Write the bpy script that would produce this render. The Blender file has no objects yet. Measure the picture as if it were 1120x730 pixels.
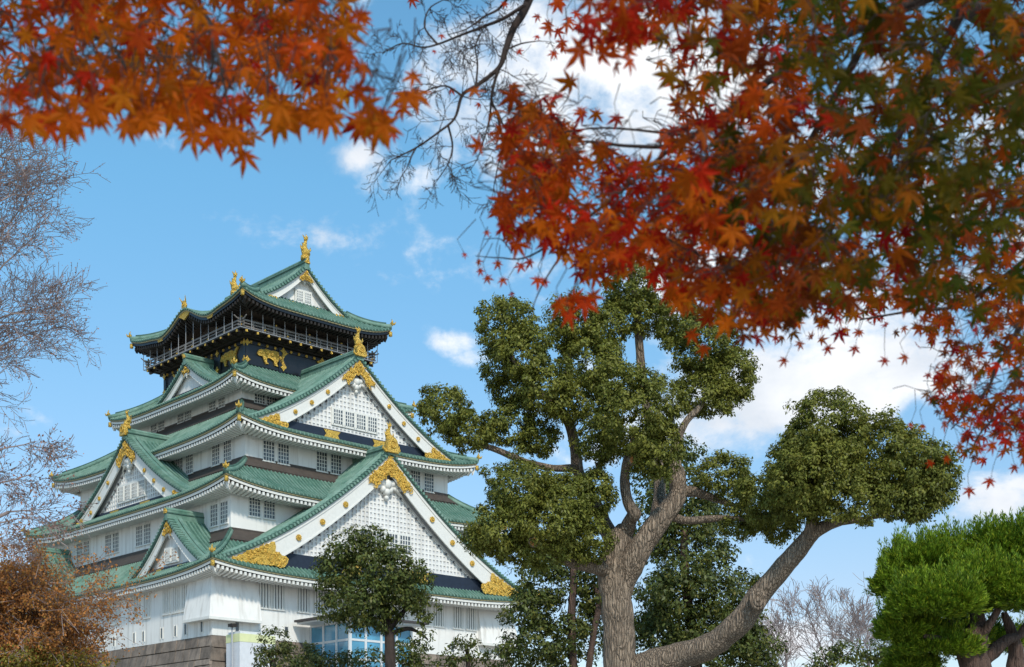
import bpy, math, random
import numpy as np
from mathutils import Vector, noise

random.seed(7)
R = math.radians
scene = bpy.context.scene
COL = scene.collection

# ------------------------------------------------------------------ camera, sky, sun
F = 1521.77          # focal length in photo pixels (photo 1120 wide)
HY = 866.36          # horizon row
EYE = 1.6
cam_d = bpy.data.cameras.new("camera")
cam = bpy.data.objects.new("camera", cam_d); COL.objects.link(cam)
cam.location = (0, 0, EYE); cam.rotation_euler = (R(90), 0, 0)
cam_d.sensor_width = 36; cam_d.lens = 36*F/1120
cam_d.shift_y = (HY-365)/1120
cam_d.clip_start = 0.05; cam_d.clip_end = 6000
cam_d.dof.use_dof = True; cam_d.dof.focus_distance = 60; cam_d.dof.aperture_fstop = 6.3
scene.camera = cam

def P(px, py, d):
    """world point seen at photo pixel (px,py) at depth d"""
    return Vector(((px-560)/F*d, d, EYE+(HY-py)/F*d))

SUN_AZ = 163.0       # compass from +Y clockwise
SUN_EL = 42.0
w = bpy.data.worlds.new("World"); scene.world = w; w.use_nodes = True
wt = w.node_tree; wt.nodes.clear()
def WN(t, **k):
    n = wt.nodes.new(t)
    for a, b in k.items(): setattr(n, a, b)
    return n
L_ = wt.links.new
sky = WN('ShaderNodeTexSky', sky_type='NISHITA', sun_disc=False)
sky.sun_elevation = R(SUN_EL); sky.sun_rotation = R(SUN_AZ)
sky.air_density = 1.0; sky.dust_density = 0.6; sky.ozone_density = 3.0; sky.altitude = 30
def wmath(op, a, b=None, c=None, clamp=False):
    n = WN('ShaderNodeMath', operation=op, use_clamp=clamp)
    for i, x in enumerate((a, b, c)):
        if x is None: continue
        if isinstance(x, (int, float)): n.inputs[i].default_value = x
        else: L_(x, n.inputs[i])
    return n.outputs[0]
tc = WN('ShaderNodeTexCoord')
nrm = WN('ShaderNodeVectorMath', operation='NORMALIZE'); L_(tc.outputs['Generated'], nrm.inputs[0])
def wnoise(scale, detail, rough, dist=0, zs=1.6):
    mp = WN('ShaderNodeMapping'); mp.inputs['Scale'].default_value = (1, 1, zs)
    L_(nrm.outputs[0], mp.inputs[0])
    n = WN('ShaderNodeTexNoise'); n.inputs['Scale'].default_value = scale
    n.inputs['Detail'].default_value = detail; n.inputs['Roughness'].default_value = rough
    n.inputs['Distortion'].default_value = dist
    L_(mp.outputs[0], n.inputs['Vector']); return n.outputs['Fac']
n1 = wnoise(7, 10, .6, .3); n2 = wnoise(24, 8, .6, .2, 1.3)
fb = wmath('ADD', wmath('MULTIPLY', n1, .65), wmath('MULTIPLY', n2, .35))
# clouds: (px, py, width, height, strength) turned into directions on the sky
clouds = [(690,85,150,75,1.15),(560,45,110,60,.85),(625,125,100,60,.95),(520,75,60,50,.5),(395,172,36,18,.52),(462,196,30,13,.5),(306,184,20,16,.5),
          (503,372,34,18,.60),(530,392,34,16,.62),(745,305,50,60,.95),(860,430,190,52,1.1),(760,470,110,50,.95),(1000,400,130,55,1.0),
          (930,330,220,60,.8),(1105,545,60,26,.95),(1050,565,60,16,.5),(885,705,55,34,.95),(15,445,45,30,.38),(175,150,40,14,.35),
          (950,120,260,90,.45),(1000,250,160,50,.5),(720,500,60,25,.6),(1180,300,90,160,.7)]
tot = None
for (px, py, wx, wy, s) in clouds:
    d = (P(px, py, 1)-Vector((0, 0, EYE))).normalized()
    rt = Vector((d.y, -d.x, 0)).normalized(); up = rt.cross(d)
    def dot(v, k):
        n = WN('ShaderNodeVectorMath', operation='DOT_PRODUCT'); L_(nrm.outputs[0], n.inputs[0]); n.inputs[1].default_value = v*k
        return n.outputs['Value']
    ex = dot(rt, F/wx*.9); ey = dot(up, F/wy*.9)
    r2 = wmath('ADD', wmath('MULTIPLY', ex, ex), wmath('MULTIPLY', ey, ey))
    g = wmath('MULTIPLY', wmath('EXPONENT', wmath('MULTIPLY', r2, -1.0)), s)
    front = wmath('GREATER_THAN', dot(d, 1.0), 0.3)
    g = wmath('MULTIPLY', g, front)
    tot = g if tot is None else wmath('MAXIMUM', tot, g)
dens = wmath('ADD', wmath('MULTIPLY', tot, .62), wmath('MULTIPLY', wmath('SUBTRACT', fb, .5), 2.6))
mask = WN('ShaderNodeMapRange', interpolation_type='SMOOTHSTEP'); L_(dens, mask.inputs['Value'])
mask.inputs['From Min'].default_value = .24; mask.inputs['From Max'].default_value = .66
n3 = wnoise(11, 6, .55, .2)
cs = WN('ShaderNodeMapRange'); L_(n3, cs.inputs['Value'])
cs.inputs['From Min'].default_value = .35; cs.inputs['From Max'].default_value = .65
ccol = WN('ShaderNodeMix', data_type='RGBA'); L_(cs.outputs[0], ccol.inputs['Factor'])
ccol.inputs['A'].default_value = (6.2, 6.7, 7.4, 1); ccol.inputs['B'].default_value = (8.8, 8.9, 9.1, 1)
tint = WN('ShaderNodeMix', data_type='RGBA', blend_type='MULTIPLY'); tint.inputs['Factor'].default_value = 1
L_(sky.outputs[0], tint.inputs['A'])
sep = WN('ShaderNodeSeparateXYZ'); L_(nrm.outputs[0], sep.inputs[0])
el = WN('ShaderNodeMapRange'); L_(sep.outputs['Z'], el.inputs['Value']); el.inputs['From Min'].default_value = .14; el.inputs['From Max'].default_value = .40
tt_ = WN('ShaderNodeMix', data_type='RGBA'); L_(el.outputs[0], tt_.inputs['Factor'])
tt_.inputs['A'].default_value = (1.22, 1.16, 1.14, 1); tt_.inputs['B'].default_value = (1.13, 1.72, 1.64, 1)
L_(tt_.outputs['Result'], tint.inputs['B'])
mx = WN('ShaderNodeMix', data_type='RGBA'); L_(mask.outputs[0], mx.inputs['Factor'])
L_(tint.outputs['Result'], mx.inputs['A']); L_(ccol.outputs['Result'], mx.inputs['B'])
bg = WN('ShaderNodeBackground'); bg.inputs['Strength'].default_value = .1; L_(mx.outputs['Result'], bg.inputs['Color'])
ow = WN('ShaderNodeOutputWorld'); L_(bg.outputs[0], ow.inputs[0])

sd = bpy.data.lights.new("sun", 'SUN'); sd.energy = 2.6; sd.angle = R(5.0); sd.color = (1, .92, .80)
so = bpy.data.objects.new("sun", sd); COL.objects.link(so)
to_sun = Vector((math.sin(R(SUN_AZ))*math.cos(R(SUN_EL)), math.cos(R(SUN_AZ))*math.cos(R(SUN_EL)), math.sin(R(SUN_EL))))
so.rotation_euler = to_sun.to_track_quat('Z', 'Y').to_euler()
so.location = (20, -20, 60)
vs = scene.view_settings
scene.display_settings.display_device = 'sRGB'
vs.view_transform = 'Standard'; vs.look = 'None'; vs.exposure = 0.32; vs.gamma = 1; vs.use_curve_mapping = False
scene.render.engine = 'CYCLES'
scene.cycles.max_bounces = 6; scene.cycles.transparent_max_bounces = 8
scene.cycles.use_denoising = True

# ------------------------------------------------------------------ materials
MATS = {}
def mat(name, col, rough=.7, metal=0, var=.12, scale=3.0, bump=0.0, bscale=20, col2=None, rand=0.0, transl=0.0, attr=False, spec=.3, stretch=(1,1,1), streak=0.0, rcol=None, plates=0, scol=(.40,.37,.33)):
    if name in MATS: return MATS[name]
    m = bpy.data.materials.new(name); m.use_nodes = True; t = m.node_tree; N = t.nodes; l = t.links.new
    b = N['Principled BSDF']; b.inputs['Roughness'].default_value = rough; b.inputs['Metallic'].default_value = metal
    b.inputs['Specular IOR Level'].default_value = spec
    tcn = N.new('ShaderNodeTexCoord'); mp = N.new('ShaderNodeMapping'); mp.inputs['Scale'].default_value = stretch
    l(tcn.outputs['Object'], mp.inputs[0])
    no = N.new('ShaderNodeTexNoise'); no.inputs['Scale'].default_value = scale; no.inputs['Detail'].default_value = 8; no.inputs['Roughness'].default_value = .65
    l(mp.outputs[0], no.inputs['Vector'])
    mr = N.new('ShaderNodeMapRange'); mr.inputs['From Min'].default_value = .3; mr.inputs['From Max'].default_value = .7
    l(no.outputs['Fac'], mr.inputs['Value'])
    c2 = col2 if col2 else tuple(c*(1-var) for c in col)
    m1 = N.new('ShaderNodeMix'); m1.data_type = 'RGBA'; l(mr.outputs[0], m1.inputs['Factor'])
    m1.inputs['A'].default_value = (*col, 1); m1.inputs['B'].default_value = (*c2, 1)
    out = m1.outputs['Result']
    if attr:
        at = N.new('ShaderNodeAttribute'); at.attribute_name = 'Col'; out = at.outputs['Color']
    if rand > 0:
        g = N.new('ShaderNodeNewGeometry')
        rr = N.new('ShaderNodeMapRange'); rr.inputs['To Min'].default_value = 1-rand; rr.inputs['To Max'].default_value = 1+rand
        l(g.outputs['Random Per Island'], rr.inputs['Value'])
        hs = N.new('ShaderNodeVectorMath'); hs.operation = 'SCALE'
        l(out, hs.inputs[0]); l(rr.outputs[0], hs.inputs['Scale']); out = hs.outputs[0]
        if rcol:
            gt = N.new('ShaderNodeMapRange'); gt.inputs['From Min'].default_value = .72; gt.inputs['From Max'].default_value = 1.0
            m3 = N.new('ShaderNodeMath'); m3.operation = 'FRACT'; m4 = N.new('ShaderNodeMath'); m4.operation = 'MULTIPLY'; m4.inputs[1].default_value = 13.7
            l(g.outputs['Random Per Island'], m4.inputs[0]); l(m4.outputs[0], m3.inputs[0]); l(m3.outputs[0], gt.inputs['Value'])
            m2 = N.new('ShaderNodeMix'); m2.data_type = 'RGBA'; l(gt.outputs[0], m2.inputs['Factor']); l(out, m2.inputs['A']); m2.inputs['B'].default_value = (*rcol, 1)
            out = m2.outputs['Result']
    if streak > 0:
        mp2 = N.new('ShaderNodeMapping'); mp2.inputs['Scale'].default_value = (1.6, 1.6, .12); l(tcn.outputs['Object'], mp2.inputs[0])
        ns = N.new('ShaderNodeTexNoise'); ns.inputs['Scale'].default_value = 1.4; ns.inputs['Detail'].default_value = 6; l(mp2.outputs[0], ns.inputs['Vector'])
        r2 = N.new('ShaderNodeMapRange'); r2.inputs['From Min'].default_value = .5; r2.inputs['From Max'].default_value = .8; r2.inputs['To Max'].default_value = streak
        l(ns.outputs['Fac'], r2.inputs['Value'])
        ms = N.new('ShaderNodeMix'); ms.data_type = 'RGBA'; l(r2.outputs[0], ms.inputs['Factor']); l(out, ms.inputs['A']); ms.inputs['B'].default_value = (*scol, 1)
        out = ms.outputs['Result']
    vo = None
    if plates > 0:
        mv = N.new('ShaderNodeMapping'); mv.inputs['Scale'].default_value = (1, 1, .17); l(tcn.outputs['Object'], mv.inputs[0])
        nz = N.new('ShaderNodeTexNoise'); nz.inputs['Scale'].default_value = 3; l(mv.outputs[0], nz.inputs['Vector'])
        av = N.new('ShaderNodeMix'); av.data_type = 'RGBA'; av.inputs['Factor'].default_value = .2; l(mv.outputs[0], av.inputs['A']); l(nz.outputs['Color'], av.inputs['B'])
        vo = N.new('ShaderNodeTexVoronoi'); vo.feature = 'DISTANCE_TO_EDGE'; vo.inputs['Scale'].default_value = plates; l(av.outputs['Result'], vo.inputs['Vector'])
        vr = N.new('ShaderNodeMapRange'); vr.inputs['From Max'].default_value = .22; vr.inputs['To Min'].default_value = .55; l(vo.outputs['Distance'], vr.inputs['Value'])
        vm = N.new('ShaderNodeMix'); vm.data_type = 'RGBA'; l(vr.outputs[0], vm.inputs['Factor']); vm.inputs['A'].default_value = (.06,.045,.035,1); l(out, vm.inputs['B']); out = vm.outputs['Result']
    l(out, b.inputs['Base Color'])
    if bump > 0:
        nb = N.new('ShaderNodeTexNoise'); nb.inputs['Scale'].default_value = bscale; nb.inputs['Detail'].default_value = 6
        l(mp.outputs[0], nb.inputs['Vector'])
        bp = N.new('ShaderNodeBump'); bp.inputs['Strength'].default_value = bump; bp.inputs['Distance'].default_value = .05 if bump < .9 else .12
        if vo:
            ad = N.new('ShaderNodeMath'); ad.operation = 'ADD'; l(nb.outputs['Fac'], ad.inputs[0]); l(vr.outputs[0], ad.inputs[1]); l(ad.outputs[0], bp.inputs['Height'])
        else: l(nb.outputs['Fac'], bp.inputs['Height'])
        l(bp.outputs[0], b.inputs['Normal'])
    if transl > 0:
        tr = N.new('ShaderNodeBsdfTranslucent'); l(out, tr.inputs['Color'])
        ms = N.new('ShaderNodeMixShader'); ms.inputs[0].default_value = transl
        l(b.outputs[0], ms.inputs[1]); l(tr.outputs[0], ms.inputs[2]); l(ms.outputs[0], N['Material Output'].inputs[0])
    MATS[name] = m; return m

plaster = mat('white_plaster', (.80,.785,.755), .85, var=.09, scale=.7, streak=.75, bump=.08, bscale=8)
trimw = mat('white_trim', (.74,.73,.69), .7, var=.12, scale=4)
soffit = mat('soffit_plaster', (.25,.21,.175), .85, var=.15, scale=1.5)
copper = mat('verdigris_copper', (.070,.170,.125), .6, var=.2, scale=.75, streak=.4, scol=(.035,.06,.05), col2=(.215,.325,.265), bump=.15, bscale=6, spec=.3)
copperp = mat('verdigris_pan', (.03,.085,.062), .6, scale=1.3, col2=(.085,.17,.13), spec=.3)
copperd = mat('dark_copper', (.035,.075,.06), .6, var=.3, scale=2, col2=(.07,.15,.115))
brownm = mat('brown_flashing', (.085,.068,.058), .6, var=.3, scale=2)
navy = mat('navy_band', (.022,.032,.055), .5, var=.3, scale=3)
black = mat('black_lacquer', (.012,.013,.017), .35, var=.3, scale=3, spec=.5)
gold = mat('gold_leaf', (.90,.60,.13), .34, metal=.6, col2=(.50,.30,.06), scale=9, bump=1.0, bscale=16)
glassd = mat('dark_window', (.10,.12,.14), .15, var=.4, scale=1, spec=.6)
grey = mat('lattice_grey_board', (.60,.61,.63), .9)  # slightly grey backing board behind the white lattice bars
stone = mat('castle_granite', (.27,.215,.175), .85, var=.3, scale=1.1, streak=.7, scol=(.06,.052,.045), col2=(.12,.098,.082), bump=.6, bscale=5, rand=.28)
darkw = mat('dark_timber', (.03,.024,.02), .6, var=.3, scale=3)
wire = mat('grey_wire', (.35,.36,.38), .5)
interior = mat('gallery_wall', (.17,.14,.115), .7, var=.4, scale=2)
bark = mat('grey_bark', (.43,.335,.25), .9, plates=24, scale=4.0, col2=(.23,.17,.125), bump=.9, bscale=7, stretch=(3.5,3.5,.45))
barkd = mat('dark_bark', (.07,.05,.042), .9, scale=5, col2=(.03,.022,.02), bump=.6, bscale=12, stretch=(2,2,.5))
barkr = mat('reddish_bark', (.17,.105,.08), .9, scale=4, col2=(.06,.042,.036), bump=1.0, bscale=7, stretch=(4,4,.4))
twigm = mat('grey_twig', (.31,.245,.23), .9, scale=5)
cutw = mat('cut_wood', (.50,.22,.08), .8, scale=8, var=.3)
camphor = mat('camphor_leaves', (.205,.205,.034), .5, var=.4, scale=.7, col2=(.120,.145,.028), rand=.38, transl=.30, rcol=(.25,.235,.04), spec=.25)
camphor2 = mat('dark_evergreen_leaves', (.105,.125,.026), .5, scale=1.0, col2=(.060,.085,.020), rand=.5, transl=.26, rcol=(.17,.16,.03), spec=.3)
olive = mat('olive_leaves', (.10,.115,.03), .5, scale=1.0, col2=(.05,.075,.02), rand=.4, transl=.25, rcol=(.20,.17,.04))
conif = mat('juniper_needles', (.18,.27,.016), .5, scale=2.2, col2=(.075,.15,.012), rand=.5, transl=.3, rcol=(.38,.42,.03), spec=.2)
maple = mat('maple_leaf', (.5,.1,.02), .5, attr=True, transl=.6, spec=.1)
rust = mat('rust_leaves', (.52,.22,.06), .7, scale=.8, col2=(.36,.15,.055), rand=.45, transl=.35, rcol=(.46,.26,.06), spec=.15)
rustg = mat('yellow_green_leaves', (.22,.19,.03), .6, scale=.8, rand=.4, transl=.35, rcol=(.32,.22,.04))
reddry = mat('dry_red_leaves', (.34,.17,.12), .6, rand=.4, transl=.3)

# ------------------------------------------------------------------ mesh helpers
class MB:
    def __init__(s): s.v = []; s.f = []; s.m = []
    def add(s, vs, fs, m=0):
        o = len(s.v); s.v += [tuple(x) for x in vs]
        for f in fs: s.f.append(tuple(i+o for i in f)); s.m.append(m)
    def box(s, x0, x1, y0, y1, z0, z1, m=0, T=None):
        vs = [(x, y, z) for z in (z0, z1) for y in (y0, y1) for x in (x0, x1)]
        if T: vs = [T(*p) for p in vs]
        s.add(vs, [(0,2,3,1),(4,5,7,6),(0,1,5,4),(2,6,7,3),(0,4,6,2),(1,3,7,5)], m)
    def strip(s, rows, m=0):
        """rows: list of equal-length point lists, faces between consecutive rows"""
        n = len(rows[0]); vs = [p for r in rows for p in r]
        fs = [(i*n+j, i*n+j+1, (i+1)*n+j+1, (i+1)*n+j) for i in range(len(rows)-1) for j in range(n-1)]
        s.add(vs, fs, m)
    def tube(s, pts, rad, n=6, m=0, cap=True):
        pts = [Vector(p) for p in pts]
        if isinstance(rad, (int, float)): rad = [rad]*len(pts)
        o = len(s.v); ref = None
        for i, p in enumerate(pts):
            d = (pts[min(i+1, len(pts)-1)]-pts[max(i-1, 0)])
            d = d.normalized() if d.length > 1e-9 else Vector((0, 0, 1))
            if ref is None: ref = d.orthogonal().normalized()
            ref = (ref-d*ref.dot(d)); ref = ref.normalized() if ref.length > 1e-6 else d.orthogonal().normalized()
            b = d.cross(ref)
            for k in range(n):
                a = 2*math.pi*k/n
                s.v.append(tuple(p+(ref*math.cos(a)+b*math.sin(a))*rad[i]))
        for i in range(len(pts)-1):
            for k in range(n):
                k2 = (k+1) % n
                s.f.append((o+i*n+k, o+i*n+k2, o+(i+1)*n+k2, o+(i+1)*n+k)); s.m.append(m)
        if cap:
            s.f.append(tuple(o+k for k in range(n))[::-1]); s.m.append(m)
            e = o+(len(pts)-1)*n; s.f.append(tuple(e+k for k in range(n))); s.m.append(m)
    def ball(s, c, r, m=0, seg=8, rings=5):
        c = Vector(c); r = r if isinstance(r, (tuple, list)) else (r, r, r)
        vs = [c+Vector((0,0,-r[2]))]
        for i in range(1, rings):
            ph = -math.pi/2+math.pi*i/rings
            for k in range(seg):
                a = 2*math.pi*k/seg
                vs.append(c+Vector((r[0]*math.cos(ph)*math.cos(a), r[1]*math.cos(ph)*math.sin(a), r[2]*math.sin(ph))))
        vs.append(c+Vector((0,0,r[2]))); fs = []
        for k in range(seg): fs.append((0, 1+(k+1)%seg, 1+k))
        for i in range(rings-2):
            for k in range(seg):
                a = 1+i*seg+k; b = 1+i*seg+(k+1)%seg; fs.append((a, b, b+seg, a+seg))
        t = len(vs)-1; q = 1+(rings-2)*seg
        for k in range(seg): fs.append((q+k, q+(k+1)%seg, t))
        s.add(vs, fs, m)
    def prism(s, poly, b0, b1, T, m=0):
        """poly in (a,z), extruded in b, mapped with T(a,b,z)"""
        n = len(poly)
        vs = [T(a, b0, z) for a, z in poly]+[T(a, b1, z) for a, z in poly]
        fs = [tuple(range(n)), tuple(range(2*n-1, n-1, -1))]+[(i, (i+1)%n, n+(i+1)%n, n+i) for i in range(n)]
        s.add(vs, fs, m)
    def build(s, name, mats, parent=None, smooth=False, zo=0.0):
        me = bpy.data.meshes.new(name)
        vs = s.v if not zo else [(x, y, z+zo) for x, y, z in s.v]
        me.from_pydata(vs, [], s.f)
        mats = mats if isinstance(mats, (list, tuple)) else [mats]
        for q in mats: me.materials.append(q)
        me.polygons.foreach_set('material_index', s.m)
        if smooth: me.polygons.foreach_set('use_smooth', [True]*len(s.f))
        me.update()
        o = bpy.data.objects.new(name, me); COL.objects.link(o)
        if parent: o.parent = parent
        return o

def tag(o, label=None, cat=None, group=None, kind=None):
    if label: o['label'] = label
    if cat: o['category'] = cat
    if group: o['group'] = group
    if kind: o['kind'] = kind
    return o
def empty(name, loc, label, cat, group=None, rz=0):
    o = bpy.data.objects.new(name, None); COL.objects.link(o); o.location = loc; o.rotation_euler = (0, 0, rz)
    o.empty_display_size = .5
    return tag(o, label, cat, group)

# ------------------------------------------------------------------ ground
g = MB(); g.strip([[(-3000, -1500, 0), (3000, -1500, 0)], [(-3000, 3500, 0), (3000, 3500, 0)]])
tag(g.build('ground', mat('sandy_ground', (.40,.36,.30), .95, scale=.4, bump=.3, bscale=3)), kind='structure')

# ------------------------------------------------------------------ castle keep
YAW = R(46.9905)
CX, CY = -24.961, 137.430
keep = empty('castle_keep', (CX, CY, 0), 'white five storey Japanese castle keep with green copper roofs and gold ornaments', 'castle', rz=R(90)-YAW)
ZO = EYE
SIDES = {'front': lambda a, b, z: (a, -b, z), 'left': lambda a, b, z: (-b, a, z),
         'right': lambda a, b, z: (b, -a, z), 'back': lambda a, b, z: (-a, b, z)}
def lerp(a, b, t): return a+(b-a)*t
def kb(mb, name, mats, parent=None, smooth=False): return mb.build(name, mats, parent or keep, smooth, ZO)

# stone base: courses of individually sized blocks over a battered core
def stone_base():
    mb = MB(); rnd = random.Random(3)
    top = 12.72; hu, hv = 16.5, 18.75
    def half(z, h): return h+(top-z)*.22+((top-z)**2)*.012
    for sd, (ha, hb) in {'front': (hu, hv), 'left': (hv, hu), 'right': (hv, hu), 'back': (hu, hv)}.items():
        T = SIDES[sd]; z = top
        while z > -1.5:
            ch = rnd.uniform(.9, 1.5); z0 = z-ch; a = -half(z0, ha)
            end = half(z0, ha)
            while a < end-.01:
                wd = rnd.uniform(.9, 2.1)*(1.3 if a < -half(z0, ha)+.1 else 1)
                a1 = min(end, a+wd)
                if end-a1 < .5: a1 = end
                j = rnd.uniform(-.04, .04); g_ = .012
                k = half(z, ha)/half(z0, ha)
                bb0 = half(z0, hb)+j; bb1 = half(z, hb)+j
                parts_ = [(z0, z)] if rnd.random() < .6 or ch < 1.05 else [(z0, lerp(z0, z, .5)), (lerp(z0, z, .5), z)]
                for (za_, zb_) in parts_:
                    j = rnd.uniform(-.05, .05); c = .03; x0, x1 = a+g_, a1-g_
                    ka, kb2 = half(za_, ha)/half(z0, ha), half(zb_, ha)/half(z0, ha)
                    ba, bb_ = half(za_, hb)+j, half(zb_, hb)+j
                    s0, s1 = rnd.uniform(-.05, .05), rnd.uniform(-.05, .05)
                    if a < -half(z0, ha)+.05: s0 = 0
                    if a1 >= end-.01: s1 = 0
                    lo = [(x0*ka, ba-.25, za_+g_), (x1*ka, ba-.25, za_+g_), ((x1+s1)*kb2, bb_-.25, zb_-g_), ((x0+s0)*kb2, bb_-.25, zb_-g_)]
                    hi = [((x0+c)*ka, ba, za_+g_+c), ((x1-c)*ka, ba, za_+g_+c), ((x1+s1-c)*kb2, bb_, zb_-g_-c), ((x0+s0+c)*kb2, bb_, zb_-g_-c)]
                    mb.add([T(*p) for p in lo+hi], [(4,5,6,7),(0,1,5,4),(1,2,6,5),(2,3,7,6),(3,0,4,7)], 0)
                a = a1
            z = z0
    # core
    zs = [top-.01, 8, 4, 0, -1.5]
    rows = []
    for z in zs:
        a, b = half(z, hu)-.16, half(z, hv)-.16
        rows.append([(-a,-b,z),(a,-b,z),(a,b,z),(-a,b,z),(-a,-b,z)])
    mb.strip(rows, 1)
    mb.add([(-hu+.2,-hv+.2,top-.02),(hu-.2,-hv+.2,top-.02),(hu-.2,hv-.2,top-.02),(-hu+.2,hv-.2,top-.02)], [(0,1,2,3)], 1)
    kb(mb, 'stone_base', [stone, mat('stone_joint', (.13,.105,.085), .95)])
stone_base()

# tiers: wall half sizes (wu, wv), z range
W1, W2, W3, W4, W5 = (16.5,18.75), (13.75,17.1), (11.3,15.4), (8.05,9.7), (6.15,7.35)
ROOFS = [  # eave half sizes, eave z (middle), inner half sizes, inner z, corner lift, own wall
    dict(h=(17.9,21.1), ze=17.95, w=W2, zt=21.55, lift=.75, own=W1),
    dict(h=(15.5,19.2), ze=25.2, w=W3, zt=28.2, lift=.85, own=W2),
    dict(h=(13.3,17.6), ze=30.85, w=W4, zt=34.9, lift=.85, own=W3),
    dict(h=(10.1,11.7), ze=36.6, w=W5, zt=39.3, lift=.7, own=W4),
    dict(h=(8.45,10.37), ze=44.35, w=(5.0,7.6), zt=46.3, lift=.85, own=(5.6,6.9), top=True),
]
def kara(a):
    return 1.35*math.exp(-(a/2.2)**2)-.22*math.exp(-((abs(a)-4.4)/1.4)**2)

def skirt(rf, idx):
    hu, hv = rf['h']; wu, wv = rf['w']; ze, zt, lift = rf['ze'], rf['zt'], rf['lift']; ou, ov = rf['own']
    root = None
    tiles = MB(); eave = MB(); raf = MB(); flash = MB(); hip = MB(); caps = MB()
    def fns(sd):
        ha, hb, wa, wb, oa, ob = (hu, hv, wu, wv, ou, ov) if sd in ('front', 'back') else (hv, hu, wv, wu, ov, ou)
        bump = kara if (rf.get('top') and sd in ('left', 'right')) else (lambda a: 0)
        def Z(a, t):
            hl = lerp(ha, wa, t); s = min(1, abs(a)/hl)
            return ze+(zt-ze)*(.72*t+.28*t*t)+lift*(s**4.5)*(1-t)**1.5+bump(a)*(1-t)**1.6
        return ha, hb, wa, wb, oa, ob, Z
    for sd in ('front', 'left', 'right', 'back'):
        T = SIDES[sd]; ha, hb, wa, wb, oa, ob, Z = fns(sd)
        rows = []
        for i in range(9):
            t = i/8; hl = lerp(ha, wa, t); b = lerp(hb, wb, t)
            rows.append([T(s*hl, b, Z(s*hl, t)) for s in [math.sin(math.pi/2*(k/24-1)) if k < 24 else math.sin(math.pi/2*(k/24-1)) for k in range(49)]])
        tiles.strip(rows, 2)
        # ribs
        sp = .40; n = int(ha/sp)
        for k in range(-n, n+1):
            a = k*sp
            if abs(a) > ha-.1: continue
            tend = 1.0 if abs(a) <= wa else (ha-abs(a))/(ha-wa)
            pts = []
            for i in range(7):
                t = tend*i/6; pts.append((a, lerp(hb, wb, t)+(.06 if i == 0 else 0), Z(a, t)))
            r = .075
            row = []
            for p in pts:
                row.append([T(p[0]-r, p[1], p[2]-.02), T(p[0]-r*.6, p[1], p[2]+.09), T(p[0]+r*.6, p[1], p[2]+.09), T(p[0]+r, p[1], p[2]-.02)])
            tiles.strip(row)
            q = row[0]; tiles.add(q+[T(a+r*.7, hb+.06, Z(a, 0)-.12), T(a-r*.7, hb+.06, Z(a, 0)-.12)], [(0,1,2,3,4,5)])
        # eave edge layers
        ss = [math.sin(math.pi/2*(k/30-1)) for k in range(61)]
        def row(db, dz):
            return [T(s*(ha+db), hb+db, Z(s*ha, 0)+dz) for s in ss]
        tiles.strip([row(0, 0), row(0, -.13)], 1)
        tiles.strip([row(0, -.13), row(-.1, -.14)], 1)
        dk = bool(rf.get('top'))
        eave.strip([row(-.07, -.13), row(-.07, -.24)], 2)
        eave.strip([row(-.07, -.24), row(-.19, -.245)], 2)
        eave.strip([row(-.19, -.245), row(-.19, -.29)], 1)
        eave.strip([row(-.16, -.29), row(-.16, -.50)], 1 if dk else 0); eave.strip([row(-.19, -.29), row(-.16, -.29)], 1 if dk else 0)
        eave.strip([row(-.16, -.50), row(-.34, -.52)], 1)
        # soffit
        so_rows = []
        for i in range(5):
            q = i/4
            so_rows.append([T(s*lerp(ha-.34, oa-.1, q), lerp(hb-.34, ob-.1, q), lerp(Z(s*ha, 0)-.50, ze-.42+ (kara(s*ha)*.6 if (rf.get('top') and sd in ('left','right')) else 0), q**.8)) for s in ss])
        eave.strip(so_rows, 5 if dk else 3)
        # rafter ends
        sp2 = .42; n = int((ha-.3)/sp2)
        for k in range(-n, n+1):
            a = k*sp2; zz = Z(a, 0); L = 1.5
            zin = lerp(zz, ze, .55)
            lo = abs(a)
            bin_ = hb-L
            if lo > ha-L: bin_ = hb-(ha-lo)-.05 if ha-lo > .3 else hb-.45
            w_ = .105
            vs = []
            for (b, z) in ((hb-.22, zz), (bin_, zin)):
                for da in (-w_, w_):
                    for dz in (-.53, -.80): vs.append(T(a+da, b, z+dz))
            raf.add(vs, [(0,1,3,2),(4,6,7,5),(0,4,5,1),(2,3,7,6),(1,5,7,3)], 0)
        # wall-foot flashing: dark strip where roof meets the wall above
        if not dk and idx != 3:
            fr = []
            for (t, dz, db) in ((.80, .14, 0), (.90, .2, 0), (1.0, .28, 0), (1.0, .45, -.0)):
                hl = lerp(ha, wa, t)+.02; b = lerp(hb, wb, t)+.03
                fr.append([T(s*hl, b, Z(s*hl, t)+dz) for s in (-1, -.5, 0, .5, 1)])
            flash.strip(fr)
            flash.strip([[T(s*lerp(ha, wa, .8), lerp(hb, wb, .8), Z(0, .8)) for s in (-1, 1)], [T(s*(lerp(ha, wa, .8)+.02), lerp(hb, wb, .8)+.03, Z(0, .8)+.14) for s in (-1, 1)]])
    # hips at four corners
    ha, hb, wa, wb, oa, ob, Z = fns('front'); hips = []; q_ = .62
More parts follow.
